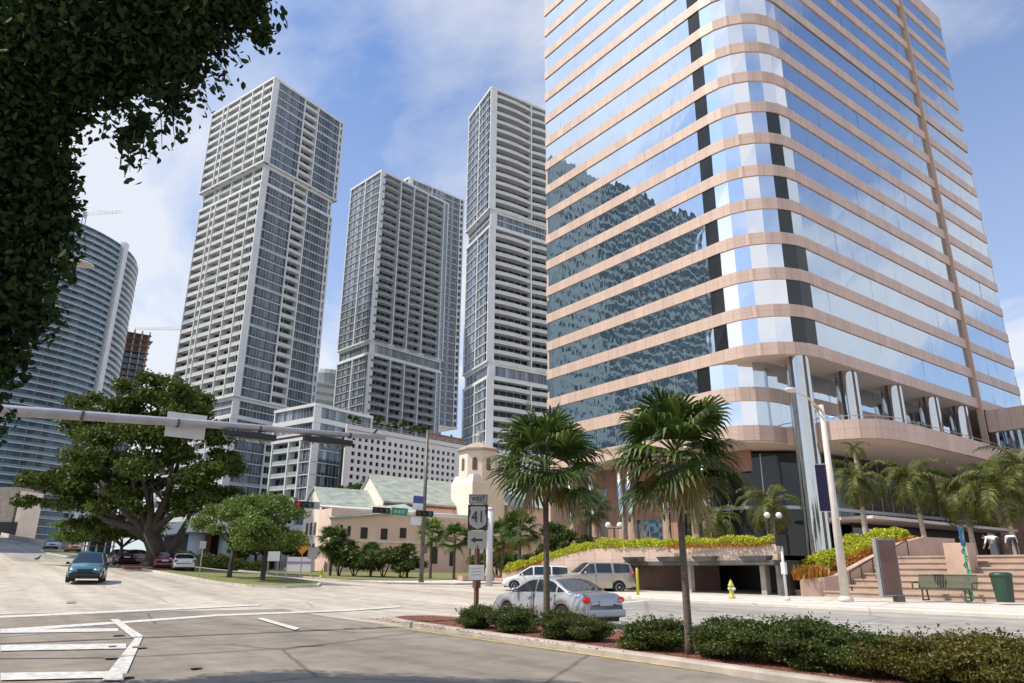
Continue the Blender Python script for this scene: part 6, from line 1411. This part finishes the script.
# ================================================================== CAMERA, SKY, SUN
cam=bpy.data.cameras.new('camera'); co=bpy.data.objects.new('camera',cam); COL.objects.link(co)
cam.sensor_width=36; cam.lens=F/1024*36; cam.clip_end=5000; cam.clip_start=.1
m=Matrix((( RV[0],UV[0],-fw[0],0),(RV[1],UV[1],-fw[1],0),(RV[2],UV[2],-fw[2],H),(0,0,0,1))); co.matrix_world=m; sc.camera=co
SD=Vector((-.88,.47,0)).normalized(); EL=R_(54)
sun=bpy.data.lights.new('sun','SUN'); sun.energy=4.9; sun.angle=R_(.5); sun.color=(1,.90,.76)
so=bpy.data.objects.new('sun',sun); COL.objects.link(so)
dv=Vector((SD.x*math.cos(EL),SD.y*math.cos(EL),math.sin(EL))); so.rotation_euler=dv.to_track_quat('Z','Y').to_euler(); so.location=(0,0,60)
w=bpy.data.worlds.new('World'); sc.world=w; w.use_nodes=True; n=w.node_tree.nodes; l=w.node_tree.links; bg=n['Background']
sky=n.new('ShaderNodeTexSky'); sky.sky_type='NISHITA'; sky.sun_disc=False; sky.sun_elevation=EL; sky.sun_rotation=math.atan2(SD.x,SD.y)
sky.air_density=1.2; sky.dust_density=.6; sky.ozone_density=2.5
mt=n.new('ShaderNodeMixRGB'); mt.blend_type='MULTIPLY'; mt.inputs[0].default_value=1; mt.inputs[2].default_value=(.66,.96,1.32,1); l.new(sky.outputs[0],mt.inputs[1]); l.new(mt.outputs[0],bg.inputs[0]); bg.inputs[1].default_value=.138
tc=n.new('ShaderNodeTexCoord'); sp=n.new('ShaderNodeSeparateXYZ'); l.new(tc.outputs['Generated'],sp.inputs[0])
az_=n.new('ShaderNodeMath'); az_.operation='ADD'; az_.inputs[1].default_value=.22; l.new(sp.outputs[2],az_.inputs[0])
mxz=n.new('ShaderNodeMath'); mxz.operation='MAXIMUM'; mxz.inputs[1].default_value=.08; l.new(az_.outputs[0],mxz.inputs[0])
cb_=n.new('ShaderNodeCombineXYZ')
for i in (0,1):
    dvn=n.new('ShaderNodeMath'); dvn.operation='DIVIDE'; l.new(sp.outputs[i],dvn.inputs[0]); l.new(mxz.outputs[0],dvn.inputs[1]); l.new(dvn.outputs[0],cb_.inputs[i])
mp=n.new('ShaderNodeMapping'); mp.inputs['Rotation'].default_value=(0,0,R_(35)); mp.inputs['Scale'].default_value=(1.0,.62,1); mp.inputs['Location'].default_value=(3.1,1.7,0); l.new(cb_.outputs[0],mp.inputs[0])
n1=n.new('ShaderNodeTexNoise'); n1.inputs['Scale'].default_value=1.35; n1.inputs['Detail'].default_value=9; n1.inputs['Roughness'].default_value=.56; n1.inputs['Distortion'].default_value=.35; l.new(mp.outputs[0],n1.inputs['Vector'])
cr2=n.new('ShaderNodeValToRGB'); e=cr2.color_ramp.elements; e[0].position=.42; e[0].color=(.03,.03,.03,1); e[1].position=.60; e[1].color=(.95,.95,.95,1); l.new(n1.outputs['Fac'],cr2.inputs[0])
# more cloud low down
hz=n.new('ShaderNodeMapRange'); hz.inputs['From Min'].default_value=.02; hz.inputs['From Max'].default_value=.75; hz.inputs['To Min'].default_value=.62; hz.inputs['To Max'].default_value=0; l.new(sp.outputs[2],hz.inputs['Value'])
mxa=n.new('ShaderNodeMath'); mxa.operation='ADD'; mxa.use_clamp=True; l.new(cr2.outputs[0],mxa.inputs[0]); l.new(hz.outputs[0],mxa.inputs[1])
ab=n.new('ShaderNodeMath'); ab.operation='MULTIPLY'; ab.inputs[1].default_value=.85; l.new(mxa.outputs[0],ab.inputs[0])
b2=n.new('ShaderNodeBackground'); b2.inputs[0].default_value=(.93,.94,.97,1); b2.inputs[1].default_value=1.0
vd=n.new('ShaderNodeVectorMath'); vd.operation='DOT_PRODUCT'; l.new(tc.outputs['Generated'],vd.inputs[0]); vd.inputs[1].default_value=tuple(dv)
vm=n.new('ShaderNodeMapRange'); vm.inputs['From Min'].default_value=.72; vm.inputs['From Max'].default_value=1; vm.inputs['To Min'].default_value=1.0; vm.inputs['To Max'].default_value=1.7; l.new(vd.outputs['Value'],vm.inputs['Value']); l.new(vm.outputs[0],b2.inputs[1])
ms=n.new('ShaderNodeMixShader'); l.new(ab.outputs[0],ms.inputs[0]); l.new(bg.outputs[0],ms.inputs[1]); l.new(b2.outputs[0],ms.inputs[2]); l.new(ms.outputs[0],n['World Output'].inputs[0])
sc.view_settings.view_transform='Standard'; sc.view_settings.look='None'; sc.view_settings.exposure=0; sc.view_settings.gamma=1
sc.render.engine='CYCLES'; sc.cycles.max_bounces=8; sc.cycles.glossy_bounces=5; sc.cycles.transmission_bounces=4; sc.cycles.diffuse_bounces=3; sc.cycles.sample_clamp_indirect=6
